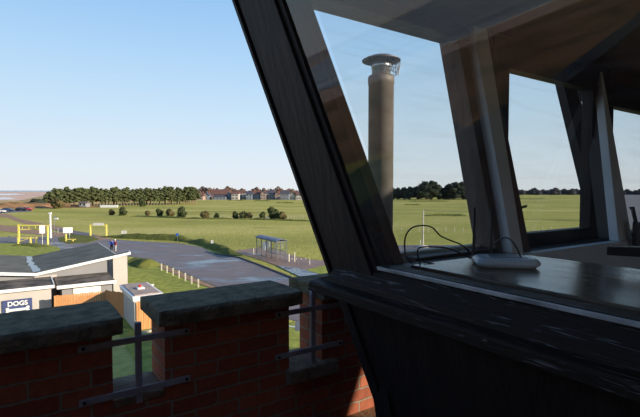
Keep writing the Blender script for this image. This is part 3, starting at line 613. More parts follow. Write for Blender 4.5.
# ------------------------------------------------------------------ car park barriers, poles, signs
def post_thing(name, x, y, h, r, m, lab, cat='post', group=None, square=False):
    mb = MB()
    if square: mb.box(x-r, x+r, y-r, y+r, 0, h-.05); mb.add([(x-r,y-r,h-.05),(x+r,y-r,h-.05),(x+r,y+r,h-.05),(x-r,y+r,h-.05),(x,y,h)], [(0,1,4),(1,2,4),(2,3,4),(3,0,4)])
    else: mb.tube([(x,y,0),(x,y,h-.04)], r, 10); mb.tube([(x,y,h-.04),(x,y,h)], [r*1.15, r*.5], 10)
    return tag(mb.build(name, m), lab, cat, group)
bx, by = gp(19, 243.5); b2 = gp(48, 243.5)[0]
hb = empty('height_barrier', (bx, by, 0))
MB().box(bx-.12, bx+.12, by-.12, by+.12, 0, 3.2).build('upright', 'yellow', hb)
MB().box(b2-.09, b2+.09, by-.12, by+.12, 0, 3.0).build('upright', 'yellow', hb)
MB().box(bx-.1, b2+.4, by-.1, by+.1, 2.98, 3.16).build('crossbar', 'yellow', hb)
MB().box(bx-.1, b2-1.2, by-.06, by+.06, 2.3, 2.46).build('crossbar', 'yellow', hb)
for k in range(4): MB().box(bx+.6+k*1.1, bx+.66+k*1.1, by-.02, by+.02, 2.46, 3.05).build('brace', 'yellow', hb)
tag(hb, 'yellow double-bar height barrier at the car park entrance', 'barrier')
sgx, sgy = gp(36, 243.5)
sb = empty('swing_gate', (sgx-1.5, sgy-.8, 0))
for x in (bx+.4, sgx-.4, sgx+.6): MB().box(x-.1, x+.1, sgy-.9, sgy-.7, 0, 1.15).build('post', 'yellow', sb)
MB().box(bx+.3, sgx+.6, sgy-.86, sgy-.74, .95, 1.12).build('bar', 'yellow', sb)
MB().tube([(bx+.4, sgy-.8, .35), (sgx-.6, sgy-.8, .95)], .06, 8).build('strut', 'yellow', sb)
tag(sb, 'low yellow swing gate below the height barrier', 'gate')
for x, lab in ((9, 'short cream post left of the tall yellow barrier'), ):
    post_thing('bollard', *gp(x, 243), 1.25, .1, 'post', lab)
post_thing('bollard', *gp(47.8, 244.6), 1.7, .13, 'yellow', 'yellow post standing right of the white notice board')
a_, b_ = gp(90.5, 236), gp(106.5, 236)
fb = empty('height_barrier', (a_[0], a_[1], 0))
MB().box(a_[0]-.1, a_[0]+.1, a_[1]-.14, a_[1]+.14, 0, 2.1).build('upright', 'yellow', fb); MB().box(b_[0]-.1, b_[0]+.1, b_[1]-.14, b_[1]+.14, 0, 2.1).build('upright', 'yellow', fb)
MB().box(a_[0]-.14, b_[0]+.14, a_[1]-.12, a_[1]+.12, 2.0, 2.25).build('crossbar', 'yellow', fb)
MB().box(a_[0]+.6, b_[0]-.5, a_[1]-.16, a_[1]-.12, 2.1, 2.55).build('white_board', 'whitep', fb)
tag(fb, 'yellow goalpost-shaped height barrier with white board across the lane', 'barrier')
def board_sign(x, y, z0, w_, h_, lab, hgt):
    X, Y = gp(x, y); r = empty('notice_board', (X, Y, 0))
    MB().box(X-w_/2, X+w_/2, Y-.05, Y+.01, z0, z0+h_).build('board', 'whitep', r, bevel=.03)
    for q in ((-.25, .25) if w_ > 1.2 else (0,)): MB().tube([(X+q, Y+.04, 0), (X+q, Y+.04, z0+h_-.1)], .05, 8).build('leg', 'chrome', r)
    r.rotation_euler = (0, 0, R(28)); return tag(r, lab, 'sign')
board_sign(42.5, 244, 1.75, .8, 1.35, 'white upright notice board in front of the height barrier', 3)
board_sign(68, 240.5, 1.35, 1.5, 1.0, 'white landscape notice board right of the light columns', 3)
bb = gp(66, 241.5); yb = empty('low_barrier', (*bb, 0))
MB().box(bb[0]-.1, bb[0]+.1, bb[1]-.1, bb[1]+.1, 0, 1.3).build('post', 'yellow', yb); MB().box(bb[0]+1.1, bb[0]+1.3, bb[1]-.1, bb[1]+.1, 0, .45).build('post', 'yellow', yb)
MB().box(bb[0], bb[0]+1.7, bb[1]-.06, bb[1]+.06, .3, .45).build('bar', 'yellow', yb); tag(yb, 'low yellow barrier post below the landscape notice board', 'barrier')
X, Y = gp(50.7, 238); c1 = empty('light_column', (X, Y, 0)); MB().tube([(X,Y,0),(X,Y,1.4),(X,Y,1.5),(X,Y,4.7)], [.2,.2,.16,.16], 12).build('pole', 'whitep', c1); MB().box(X-.22, X+.22, Y-.2, Y+.2, 4.55, 4.8).build('head', 'whitep', c1); tag(c1, 'thick white column, the taller of the pair behind the barrier', 'pole')
X, Y = gp(54.6, 234.5); c1 = empty('lamp_post', (X, Y, 0)); MB().tube([(X,Y,0),(X,Y,3.7)], .07, 8).build('pole', 'chrome', c1); MB().tube([(X-.1,Y,3.65),(X+.6,Y,3.35)], .06, 8).build('arm', 'chrome', c1); MB().box(X+.1, X+.75, Y-.15, Y+.15, 3.1, 3.35).build('lamp_head', 'whitep', c1); tag(c1, 'thin lamp post with a bent arm right of the thick white column', 'lamp post')
post_thing('bollard', *gp(58, 234), 1.3, .09, 'chrome', 'small grey bollard right of the thin lamp post')
def small_sign(x, y, z, w_, h_, m, lab):
    X, Y = gp(x, y); r = empty('road_sign', (X, Y, 0)); MB().tube([(X,Y,0),(X,Y,z+h_)], .035, 6).build('pole', 'chrome', r); MB().box(X-w_/2, X+w_/2, Y-.06, Y-.03, z, z+h_).build('plate', m, r); return tag(r, lab, 'sign')
small_sign(177.5, 241.5, 1.0, .5, .45, 'bsign', 'small blue road sign on the dark grass bank')
small_sign(212.3, 247, .5, .35, .6, 'whitep', 'small white sign in the dark bank near the road bend')
small_sign(122.7, 236.3, .5, .45, .6, 'whitep', 'left of the two small white markers on the grass')
small_sign(125.6, 236.3, .5, .45, .6, 'whitep', 'right of the two small white markers on the grass')
small_sign(267, 219.8, .2, .9, .7, 'greywall', 'small grey box sign beside the right-hand gorse clump')
for i, (x, y, lab) in enumerate([(161.5,271,'farthest left of the cream posts along the pavement'),(167,273.4,'second cream pavement post from the farthest one'),(173,276,'third cream pavement post from the farthest one'),(179,278.6,'middle cream post of the seven by the pavement'),(185.3,281.4,'third cream pavement post from the nearest one'),(191.6,284.6,'second cream pavement post from the nearest one'),(198.3,288,'nearest of the cream posts, just above the coping')]):
    post_thing('timber_bollard', *gp(x, y), .85, .055, 'post', lab, 'bollard', square=True)
# ------------------------------------------------------------------ bus shelter
S0 = Vector((-8.8, 62.3, .06)); sd = Vector((.526, -.85, 0)).normalized(); sn = Vector((.85, .526, 0)).normalized(); SLn = 6.3; SD = 1.35; SH = 2.35
sh = empty('bus_shelter', S0)
def sp_(a, b, z): return S0+sd*a+sn*b+Vector((0,0,z))
def sbox(a0, a1, b0, b1, z0, z1, name, m, parent=None):
    mb = MB(); mb.hexa([sp_(a0,b0,z0), sp_(a1,b0,z0), sp_(a1,b1,z0), sp_(a0,b1,z0)], [sp_(a0,b0,z1), sp_(a1,b0,z1), sp_(a1,b1,z1), sp_(a0,b1,z1)]); return mb.build(name, m, parent or sh)
for k in range(5):
    a = SLn*k/4; sbox(a-.04, a+.04, -.04, .04, 0, SH, 'post', 'shelterm')
    sbox(a-.04, a+.04, SD-.04, SD+.04, 0, SH, 'post', 'shelterm')
for k in range(4):
    a = SLn*k/4
    sbox(a+.06, a+SLn/4-.06, SD-.01, SD+.01, .25, 2.1, 'back_pane', 'glass')
    sbox(a+.04, a+SLn/4-.04, SD-.03, SD+.03, .95, 1.02, 'rail', 'shelterm')
for k in (0, 2): sbox(SLn*k/4+.06, SLn*(k+1)/4-.06, -.01, .01, .25, 2.1, 'front_pane', 'glass')
for a in (0, SLn): sbox(a-.01, a+.01, .06, SD-.06, .25, 2.1, 'end_pane', 'glass'); sbox(a-.03, a+.03, .04, SD-.04, .95, 1.02, 'rail', 'shelterm')
sbox(-.05, SLn+.05, -.05, SD+.05, 2.28, 2.42, 'roof_frame', 'shelterm')
mb = MB()
for k in range(8):
    b0 = -.2+1.75*k/8; b1 = -.2+1.75*(k+1)/8; z0 = 2.42+.22*math.sin(math.pi*k/8); z1 = 2.42+.22*math.sin(math.pi*(k+1)/8)
    mb.hexa([sp_(-.2,b0,z0), sp_(SLn+.2,b0,z0), sp_(SLn+.2,b1,z1), sp_(-.2,b1,z1)], [sp_(-.2,b0,z0+.04), sp_(SLn+.2,b0,z0+.04), sp_(SLn+.2,b1,z1+.04), sp_(-.2,b1,z1+.04)])
mb.build('roof', 'houseg', sh)
sbox(.2, 1.3, SD-.06, SD-.03, .9, 1.75, 'poster', 'whitep'); sbox(2.2, 2.9, -.06, -.02, .9, 2.0, 'timetable', 'whitep'); sbox(1.6, 4.4, .85, 1.15, .45, .5, 'bench', 'shelterm')
tag(sh, 'glazed bus shelter with curved pale roof beside the road', 'bus shelter')
post_thing('bollard', *gp(253.5, 255.2), 1.0, .08, 'post', 'cream post at the left end of the bus shelter')
post_thing('bollard', *gp(288.8, 262), 1.05, .1, 'post', 'cream post touching the right end of the bus shelter')
post_thing('bollard', *gp(294.5, 262), 1.25, .08, 'post', 'tall cream post just right of the bus shelter')
for i, x in enumerate((292, 296.5, 301, 305.5, 309.5)):
    post_thing('bollard', *gp(x, 264+i*.25), .75, .05, 'post', 'thin pale post in the short row right of the shelter', 'bollard', 'thin posts right of the shelter')
# seen through the second gap
bs = gp(301.5, 350); q = empty('low_sign', (*bs, 0)); MB().tube([(bs[0]+.1, bs[1], 0), (bs[0]+.1, bs[1], 1.6)], .05, 8).build('pole', 'chrome', q); MB().box(bs[0]-.35, bs[0]+.25, bs[1]-.05, bs[1]-.02, 1.1, 1.65).build('plate', 'houseg', q); tag(q, 'pale blue sign plate on a pole below the second gap in the parapet', 'sign')
# timber pole seen through the cabin window
X, Y = gp(423, 247.5); tp = empty('telegraph_pole', (X, Y, 0)); MB().tube([(X,Y,0),(X,Y,5.9)], [.12,.09], 10).build('pole', 'post', tp); MB().lathe([(1.0,.04),(.9,.25),(.3,.4)], (X,Y,0), 16).build('base', 'white', tp); MB().tube([(X-.4,Y,.5),(X-.4,Y,1.2)], .05, 6).build('stake', 'whitep', tp)
tag(tp, 'tall timber pole on a pale round base, seen through the cabin glass', 'pole')
wr = MB(); wr.tube([(X+.1+70*f, Y+110*f, 5.8-2.0*math.sin(math.pi*f)) for f in [i/14 for i in range(15)]], .035, 5); tag(wr.build('overhead_wire', 'wire'), 'overhead wire running away from the tall timber pole', 'wire')
ff = empty('stock_fence', (45, 92, 0))
pm = []
for i in range(45):
    x = 4+i*1.9; y = 95+.05*i
    MB().box(x-.04, x+.04, y-.04, y+.04, 0, 1.1).build('post', 'post', ff)
wm = MB()
for z in (.4, .75, 1.05): wm.tube([(4, 95, z), (88, 97.2, z)], .012, 4)
wm.build('fence_wire', 'wire', ff); tag(ff, 'post and wire fence along the far side of the links, behind the cabin glass', 'fence')
ff = empty('field_fence', (-30, 142, 0))
for i in range(46):
    f = i/45; x = -37+f*42; y = 143.5-f*5
    MB().box(x-.05, x+.05, y-.05, y+.05, 0, 1.15).build('post', 'post', ff)
wm = MB()
for z in (.5, .8, 1.1): wm.tube([(-37, 143.5, z), (5, 138.5, z)], .02, 4)
wm.build('fence_wire', 'wire', ff); tag(ff, 'pale post and wire fence below the gorse bushes in the field', 'fence')

# ------------------------------------------------------------------ two people on the road
def skin_mesh(name, verts, edges, radii, m, parent, sub=1):
    me = bpy.data.meshes.new(name); org = ORG[parent]; me.from_pydata([Vector(v)-org for v in verts], edges, [])
    o = bpy.data.objects.new(name, me); COL.objects.link(o); me.materials.append(M[m])
    s = o.modifiers.new('skin', 'SKIN'); s.use_smooth_shade = True
    for i, r in enumerate(radii):
        me.skin_vertices[0].data[i].radius = (r, r) if not isinstance(r, tuple) else r
        me.skin_vertices[0].data[i].use_root = (i == 0)
    if sub: o.modifiers.new('sub', 'SUBSURF').levels = sub; o.modifiers['sub'].render_levels = sub
    o.parent = parent; ORG[o] = org; FR[o] = 'W'; return o
def person(x, y, z, jacket, trousers, lab, turn=0, cap=None):
    root = empty('person', (0,0,0))
    V_ = [(0,0,.92),(0,0,1.12),(0,0,1.38),(0,0,1.5),(0,-.01,1.58), (.2,0,1.4),(.27,.02,1.12),(.25,-.08,.88),(.24,-.11,.78), (-.2,0,1.4),(-.27,.02,1.12),(-.25,-.06,.88),(-.24,-.09,.78), (.1,0,.86),(.11,-.02,.48),(.11,.02,.09),(.12,-.14,.03), (-.1,0,.86),(-.11,-.05,.48),(-.11,.03,.09),(-.12,-.12,.03)]
    E_ = [(0,1),(1,2),(2,3),(3,4),(2,5),(5,6),(6,7),(7,8),(2,9),(9,10),(10,11),(11,12),(0,13),(13,14),(14,15),(15,16),(0,17),(17,18),(18,19),(19,20)]
    Rr = [.15,.14,.15,.06,.06,.07,.055,.04,.035,.07,.055,.04,.035,.09,.065,.045,.04,.09,.065,.045,.04]
    skin_mesh('body', V_, E_, Rr, 'skin', root)
    skin_mesh('jacket', V_[:3]+V_[5:8]+V_[9:12], [(0,1),(1,2),(2,3),(3,4),(4,5),(2,6),(6,7),(7,8)], [.19,.18,.18,.09,.075,.06,.09,.075,.06], jacket, root)
    skin_mesh('trousers', [V_[0]]+V_[13:16]+V_[17:20], [(0,1),(1,2),(2,3),(0,4),(4,5),(5,6)], [.165,.11,.085,.07,.11,.085,.07], trousers, root)
    h = MB(); h.blob((0,-.01,1.66), (.085,.10,.125), 2, .03, 1, 1); h.blob((0,-.115,1.65), (.018,.022,.03), 1, 0); hd = h.build('head', 'skin', root, smooth=True)
    g = MB(); g.blob((0,.015,1.71), (.1,.112,.1), 2, .03, 1, 2); g.build('cap' if cap else 'hair', cap or 'trous', root, smooth=True)
    root.location = (x, y, z); root.rotation_euler = (0,0,turn); return tag(root, lab, 'person')
person(*gp(111.6, 251.4), .03, 'jblue', 'trous', 'person in a blue jacket and dark trousers standing on the road', .6)
person(*gp(115.3, 251.7), .03, 'jred', 'trousl', 'person in a maroon jacket, white hat and pale trousers on the road', -.5, 'whitep')

# ------------------------------------------------------------------ chimney flue
cxy = Vector((1.075, 8.0)); fx, fy = cxy
fl = empty('chimney_flue', (fx, fy, 0))
MB().lathe([(.222,0),(.222,10.85),(.232,10.86),(.232,10.97),(.215,11.0)], (fx,fy,0), 32).build('sleeve', 'flue', fl, smooth=True)
MB().lathe([(.165,10.95),(.165,11.13),(.178,11.14),(.178,11.2),(.16,11.21),(.16,11.22)], (fx,fy,0), 32).build('inner_pipe', 'fluem', fl, smooth=True)
cp = MB().lathe([(.02,11.315),(.20,11.30),(.33,11.255),(.338,11.26),(.338,11.272),(.2,11.335),(.02,11.355)], (fx,fy,0), 36).build('cowl', 'cap', fl)
for a in (200, 320, 80):
    c_, s_ = math.cos(R(a)), math.sin(R(a)); st = MB().tube([(fx+c_*.165, fy+s_*.165, 11.15), (fx+c_*.25, fy+s_*.25, 11.33)], .012, 6)
    if a == 320: st = MB().tube([(fx+c_*.1, fy+s_*.1, 11.1), (fx+c_*.13, fy+s_*.13, 11.34)], .02, 6)
    st.build('strut', 'cap', fl)
wm = MB(); rw = random.Random(9)
for k in range(26):                       # torn bird guard bulging out on the right
    a = R(-95+k*8); 
    if k < 15: rad = .21+.08*math.sin(k/14*math.pi); lo = 10.98+.05*rw.random(); hi = 11.30
    else: rad = .2; lo = 11.12; hi = 11.28
    p = [(fx+math.cos(a)*(.175), fy+math.sin(a)*.175, hi+.03), (fx+math.cos(a+.1)*rad*1.2, fy+math.sin(a+.1)*rad*1.2, (lo+hi)/2+.04), (fx+math.cos(a-.1)*rad*1.12, fy+math.sin(a-.1)*rad*1.12, lo)]
    wm.tube(p, .0045, 4)
for z, r0 in ((11.24,.21),(11.17,.26),(11.10,.29),(11.04,.27)):
    wm.tube([(fx+math.cos(R(a))*(r0+.015*math.sin(a)), fy+math.sin(R(a))*(r0+.015*math.cos(a)), z+.012*math.sin(a*.7)) for a in range(-95, 30, 8)], .0045, 4)
wm.build('bird_guard', 'wire', fl)
tag(fl, 'tall dark chimney flue with conical cowl and torn wire guard', 'chimney')

# ------------------------------------------------------------------ tower (axes u along the parapet, v outwards)
def Z(z): return EYE+z
PF, PB = 2.13, 2.38          # parapet faces
fl_ = MB().box(-4.2, 21, -7, PF, Z(-1.62), Z(-1.37)); struct(fl_.build('floor', 'deck', frame='T', org=(0, 0, Z(-1.62))))
struct(MB().box(-4.45, 21.2, -7.2, PB, 0, Z(-1.62)).build('wall_tower', 'brick', frame='T', org=(0, PF, 0)))
wp = MB(); BO = (0.022, PF, Z(-1.37)-.002)
wp.box(-4.45, .33, PF, PB, Z(-1.62), Z(-.62)); wp.box(.33, .555, PF, PB, Z(-1.62), Z(-.97)); wp.box(.555, 1.225, PF, PB, Z(-1.62), Z(-.62))
wp.box(1.225, 1.445, PF, PB, Z(-1.62), Z(-1.06)); wp.box(1.445, 21.2, PF, PB, Z(-1.62), Z(-.62))
struct(wp.build('wall_parapet', 'brick', frame='T', org=BO))
struct(MB().box(-4.45, -4.2, -7.2, PF-.3, Z(-1.62), Z(1.6)).build('shade_wall_left', 'brick', frame='T', org=(-4.45, PF, Z(-1.37)-.002)))  # unseen, raised well above parapet height to cut side skylight
struct(MB().box(-4.45, .6, -4.2, -1.3, Z(-1.37), Z(4.2)).build('shade_wall_behind', 'brick', frame='T', org=(-4.45, -1.3, Z(-1.37))))  # unseen block added to keep skylight off the parapet brick
struct(MB().box(12.5, 28, -7, 2.0, 0, Z(3.5)).build('shade_block_far', 'brick', frame='T', org=(12, 2.1, 0)))  # unseen block added to cast shadow on the grass below the gap
def coping(u0, u1, v0, v1, lab, seed):
    mb = MB(); n = max(2, int((u1-u0)/.06)); rn = random.Random(seed); rings = []
    for i in range(n+1):
        u = u0+(u1-u0)*i/n
        j = lambda a: rn.uniform(-a, a)
        e = .012 if i in (0, n) else 0
        ring = [(u, v0+e+j(.003), Z(-.62)), (u, v0+e+j(.003), Z(-.565)), (u, v0+.014+j(.004), Z(-.548)), (u, (v0+v1)/2, Z(-.545)+j(.002)), (u, v1-.014+j(.003), Z(-.552)), (u, v1-e, Z(-.57)), (u, v1-e, Z(-.62))]
        rings.append(ring)
    m_ = len(rings[0]); vs = [p for r in rings for p in r]
    fs = [(i*m_+k, i*m_+(k+1)%m_, (i+1)*m_+(k+1)%m_, (i+1)*m_+k) for i in range(n) for k in range(m_)]+[tuple(range(m_-1,-1,-1)), tuple(n*m_+k for k in range(m_))]
    mb.add(vs, fs); return tag(mb.build('coping_stone', 'concrete', frame='T', bevel=.006), lab, 'coping stone')
coping(-.55, .365, 2.05, 2.47, 'mossy concrete coping on the left pier, below the navy sign', 1)
coping(-1.55, -.56, 2.05, 2.47, 'mossy concrete coping beyond the left edge, next to the left pier', 5)
coping(.515, 1.275, 2.05, 2.46, 'mossy concrete coping on the middle pier between two gaps', 2)
coping(1.405, 2.6, 2.05, 2.46, 'concrete coping on the right pier running behind the cabin', 3)
for i in range(6): tag(coping(3.91+1.4*i, 5.30+1.4*i, 2.05, 2.46, 'concrete coping in the run continuing past the chimney behind the cabin windows', 10+i), group='copings beyond the chimney')
coping(2.61, 3.9, 2.05, 2.46, 'concrete coping beside the chimney flue behind the cabin', 6)
def gap_rail(u0, u1, um, ztop, zbot, lab):
    r = empty('gap_railing', ((u0+u1)/2, PF-.02, Z(-1.0)), 'T')
    for z in (-.672, -.905):
        b = MB().box(u0, u1, PF-.014, PF-.002, Z(z-.014), Z(z+.014)).build('flat_bar', 'steel', r, bevel=.002)
        for u in (u0+.02, u1-.02): MB().tube([(u, PF-.02, Z(z)), (u, PF-.006, Z(z))], .007, 8).build('bolt', 'bolt', b)
    MB().box(um-.0135, um+.0135, PF-.002, PF+.022, Z(zbot), Z(ztop)).build('post', 'steel', r, bevel=.002)
    return tag(r, lab, 'railing')
gap_rail(.195, .672, .440, -.60, -.97, 'grey steel bars bolted across the left gap in the brick parapet')
gap_rail(1.135, 1.585, 1.385, -.56, -.99, 'grey steel bars bolted across the right gap in the brick parapet')
tag(MB().box(.33, .555, PF+.004, PB+.02, Z(-.97), Z(-.935)).build('gap_sill', 'block', frame='T', bevel=.008), 'rough concrete sill at the foot of the left gap', 'sill')
tag(MB().box(1.20, 1.53, PF-.055, PB, Z(-1.06), Z(-.985)).build('gap_sill', 'block', frame='T', bevel=.008), 'thick concrete block sill at the foot of the right gap', 'sill')

# cabin: every wall leans outwards by LEAN per metre of height
LEAN = .255; ZS = -.4; U0 = 1.109; V0 = 1.522; UE = 4.72; VE = -4.6
def cu(z, off=0): return U0-LEAN*(z-ZS)+off           # near wall (towards -u)
def cv(z, off=0): return V0+LEAN*(z-ZS)+off           # parapet-side wall (towards +v)
def ce(z, off=0): return UE+LEAN*(z-ZS)+off           # far end wall (towards +u)
def near_bar(va, vb, z0, z1, o0, o1, slant=True):
    """member in the near wall: v from va to vb at z=ZS (edges follow the corner's lean), thickness from offset o0 to o1"""
    k = LEAN if slant else 0
    f = lambda z: [(cu(z,o0), va+k*(z-ZS), Z(z)), (cu(z,o1), va+k*(z-ZS), Z(z)), (cu(z,o1), vb+k*(z-ZS), Z(z)), (cu(z,o0), vb+k*(z-ZS), Z(z))]
    return f(z0), f(z1)
def far_bar(ua, ub, z0, z1, o0, o1, slant=0.0):
    f = lambda z: [(ua+slant*(z-ZS), cv(z,o0), Z(z)), (ub+slant*(z-ZS), cv(z,o0), Z(z)), (ub+slant*(z-ZS), cv(z,o1), Z(z)), (ua+slant*(z-ZS), cv(z,o1), Z(z))]
    return f(z0), f(z1)
ZT = .88; ZB = -.31; ZC = .96
# lower walls
struct(MB().hexa(*near_bar(VE, 1.50, -1.37, -.415, .0, .10)).build('wall_near', 'panel', frame='T'))
struct(MB().hexa(*near_bar(1.475, 1.535, -1.37, -.415, -.014, .06)).build('trim_3', 'wood', frame='T', bevel=.004))
struct(MB().hexa(*far_bar(U0+.1, 2.03, -1.37, -.36, -.10, .0)).hexa(*far_bar(2.95, 4.5, -1.37, -.36, -.10, .0)).hexa(*far_bar(2.03, 2.95, -.53, -.36, -.10, .0)).hexa(*far_bar(2.03, 2.95, -1.37, -1.13, -.10, .0)).build('wall_far', 'panel', frame='T'))  # low hidden hatch added so sun can reach the parapet brick
struct(MB().hexa([(ce(-1.37,-.1), VE, Z(-1.37)), (ce(-1.37), VE, Z(-1.37)), (ce(-1.37), cv(-1.37,-.1), Z(-1.37)), (ce(-1.37,-.1), cv(-1.37,-.1), Z(-1.37))], [(ce(-.3,-.1), VE, Z(-.3)), (ce(-.3), VE, Z(-.3)), (ce(-.3), cv(-.3,-.1), Z(-.3)), (ce(-.3,-.1), cv(-.3,-.1), Z(-.3))]).build('wall_right', 'panel', frame='T'))
struct(MB().box(1.35, 4.5, VE-.1, VE-.01, Z(-1.37), Z(-.33)).build('wall_back', 'panel', frame='T'))
W6 = struct(empty('window_6', (3, VE, Z(-.33)), 'T'))
MB().box(1.2, 4.75, VE-.06, VE-.054, Z(-.33), Z(ZC)).build('pane', 'glass', W6)
for u_ in (1.05, 2.2, 3.4, 4.6): MB().box(u_, u_+.12, VE-.1, VE-.01, Z(-.33), Z(ZC)).build('mullion', 'woodb', W6)
# inner lining of the parapet-side wall
struct(MB().hexa(*far_bar(1.35, 2.04, -1.37, -.345, -.16, -.104)).hexa(*far_bar(2.95, 4.4, -1.37, -.345, -.16, -.104)).hexa(*far_bar(2.04, 2.95, -.49, -.345, -.16, -.104)).hexa(*far_bar(2.04, 2.95, -1.37, -1.10, -.16, -.104)).build('wall_lining', 'greyw', frame='T'))  # same added hatch carried through the lining for the sun
# ceiling and roof
struct(MB().box(.62, 5.35, VE-.1, 1.93, Z(ZC), Z(ZC+.06)).build('ceiling', 'ceil', frame='T'))
struct(MB().box(.45, 5.5, VE-.4, 2.06, Z(ZC+.06), Z(ZC+.42)).build('roof', 'roof', frame='T'))
# window 1: near wall
W1 = struct(empty('window_1', (U0, 0, Z(-.3)), 'T'))
sill = MB(); prof = [(1.000, -.418), (1.000, -.384), (1.006, -.378), (1.046, -.372), (1.050, -.352), (1.054, -.348), (1.094, -.292), (1.22, -.292), (1.22, -.418)]
sill.add([(u, VE, Z(z)) for u, z in prof]+[(u, 1.575 if z < -.36 else 1.50, Z(z)) for u, z in prof], [tuple(range(8,-1,-1)), tuple(range(9,18))]+[(i,(i+1)%9,9+(i+1)%9,9+i) for i in range(9)])
sill.build('sill', 'weath', W1, bevel=.003)
MB().hexa(*near_bar(VE, 1.24, -.292, -.279, .002, .012, False)).build('glazing_bead', 'bead', W1, bevel=.002)
MB().hexa(*near_bar(VE, 1.24, -.292, -.278, .020, .075, False)).build('inner_bead', 'wood', W1, bevel=.003)
MB().hexa(*near_bar(VE, 1.26, -.285, ZT+.02, .012, .018)).build('pane', 'glassd', W1)
MB().hexa(*near_bar(VE, 1.5, ZT-.02, ZC+.06, -.02, .10)).build('head', 'wood', W1)
# corner post with groove and rebate
T4 = struct(empty('trim_4', (U0, 1.4, Z(-.35)), 'T'))
MB().hexa(*near_bar(1.238, 1.495, -.37, ZC+.06, -.012, .09)).build('face_board', 'wood', T4, bevel=.004)
MB().hexa(*near_bar(1.495, 1.522, -.36, ZC+.06, -.002, .09)).build('groove', 'wood', T4)
MB().hexa(*near_bar(1.510, 1.532, -.372, ZC+.06, -.020, .05)).build('edge_strip', 'wood', T4, bevel=.003)
MB().hexa(*near_bar(1.208, 1.238, -.30, ZC+.06, .002, .09)).build('rebate', 'wood', T4, bevel=.002)
T5 = struct(MB().hexa(*far_bar(U0+.06, 1.44, -.36, ZC+.06, -.10, .0, -LEAN)).build('trim_5', 'woodb', frame='T', bevel=.004))
# window 2: fixed light facing the parapet
W2 = struct(empty('window_2', (1.8, V0, Z(-.33)), 'T'))
MB().hexa(*far_bar(1.5, 2.12, -.40, ZB, -.10, .03)).build('bottom_rail', 'wood', W2, bevel=.004)
MB().hexa(*far_bar(1.3, 2.12, -.345, -.325, -.19, -.10)).build('inner_sill', 'woodb', W2, bevel=.004)
MB().hexa(*far_bar(1.5, 2.12, ZB, ZB+.012, .0, .045)).build('outer_lip', 'post', W2)
MB().hexa(*far_bar(.9, 2.2, ZT, ZC+.02, -.06, .03)).build('head', 'woodb', W2, bevel=.004)
MB().hexa(*far_bar(.9, 4.95, ZT-.01, ZC+.02, -.13, -.06)).build('head_lining', 'woodb', W2, bevel=.004)
MB().hexa([(1.50,cv(ZB,-.03),Z(ZB)),(2.13,cv(ZB,-.03),Z(ZB)),(2.13,cv(ZB,-.024),Z(ZB)),(1.50,cv(ZB,-.024),Z(ZB))], [(1.2,cv(ZT,-.03),Z(ZT)),(2.13,cv(ZT,-.03),Z(ZT)),(2.13,cv(ZT,-.024),Z(ZT)),(1.2,cv(ZT,-.024),Z(ZT))]).build('pane', 'glass', W2)
# mullion between windows 2 and 3: brown outer timber, dark core, pale grey inner post
struct(MB().hexa(*far_bar(2.09, 2.20, -.40, ZC+.02, -.10, .04, .035)).build('trim_6', 'woodb', frame='T', bevel=.005))
struct(MB().hexa(*far_bar(2.19, 2.42, -.40, ZC+.02, -.085, .02, .035)).build('trim_7', 'woodb', frame='T', bevel=.004))
def inner_post(pts_lo, pts_hi, name):
    return struct(MB().hexa(pts_lo, pts_hi).build(name, 'greyp', frame='T', bevel=.004))
lo, hi = -.345, ZC
inner_post([(2.14,cv(lo,-.16),Z(lo)),(2.235,cv(lo,-.16),Z(lo)),(2.235,cv(lo,-.06),Z(lo)),(2.14,cv(lo,-.06),Z(lo))], [(2.215,cv(hi,-.16),Z(hi)),(2.35,cv(hi,-.16),Z(hi)),(2.35,cv(hi,-.06),Z(hi)),(2.215,cv(hi,-.06),Z(hi))], 'trim_8')
# window 3: upright casement set in the leaning wall
W3 = struct(empty('window_3', (2.9, 1.5, Z(-.3)), 'T'))
OM = 3.87
VB = 1.75
def wbox(u0, u1, v0, v1, z0, z1, name, m, parent, bev=.003): return MB().box(u0, u1, v0, v1, Z(z0), Z(z1)).build(name, m, parent, bevel=bev)
wbox(2.47, 3.93, VB-.05, VB+.03, -.44, -.288, 'bottom_rail', 'wood', W3)
wbox(2.47, 2.57, VB-.05, VB+.03, -.288, .76, 'stile', 'wood', W3)
wbox(3.63, 3.74, VB-.05, VB+.03, -.288, .76, 'stile', 'wood', W3)
wbox(2.47, 3.74, VB-.05, VB+.03, .76, .80, 'top_rail', 'wood', W3)
wbox(2.57, 3.63, VB-.012, VB-.006, -.288, .76, 'pane', 'glass', W3, 0)
wbox(3.74, 3.93, VB-.03, VB+.06, -.375, .80, 'jamb', 'wood', W3)
wbox(2.42, 3.93, VB-.04, VB+.03, .80, .98, 'top_casing', 'wood', W3)
wbox(2.42, 3.93, 1.42, VB+.08, -.42, -.375, 'sill_board', 'wood', W3)
wbox(2.42, 2.47, 1.70, VB+.03, -.375, .80, 'cheek', 'wood', W3)
wbox(3.93, 3.97, 1.70, VB+.03, -.375, .80, 'cheek', 'wood', W3)
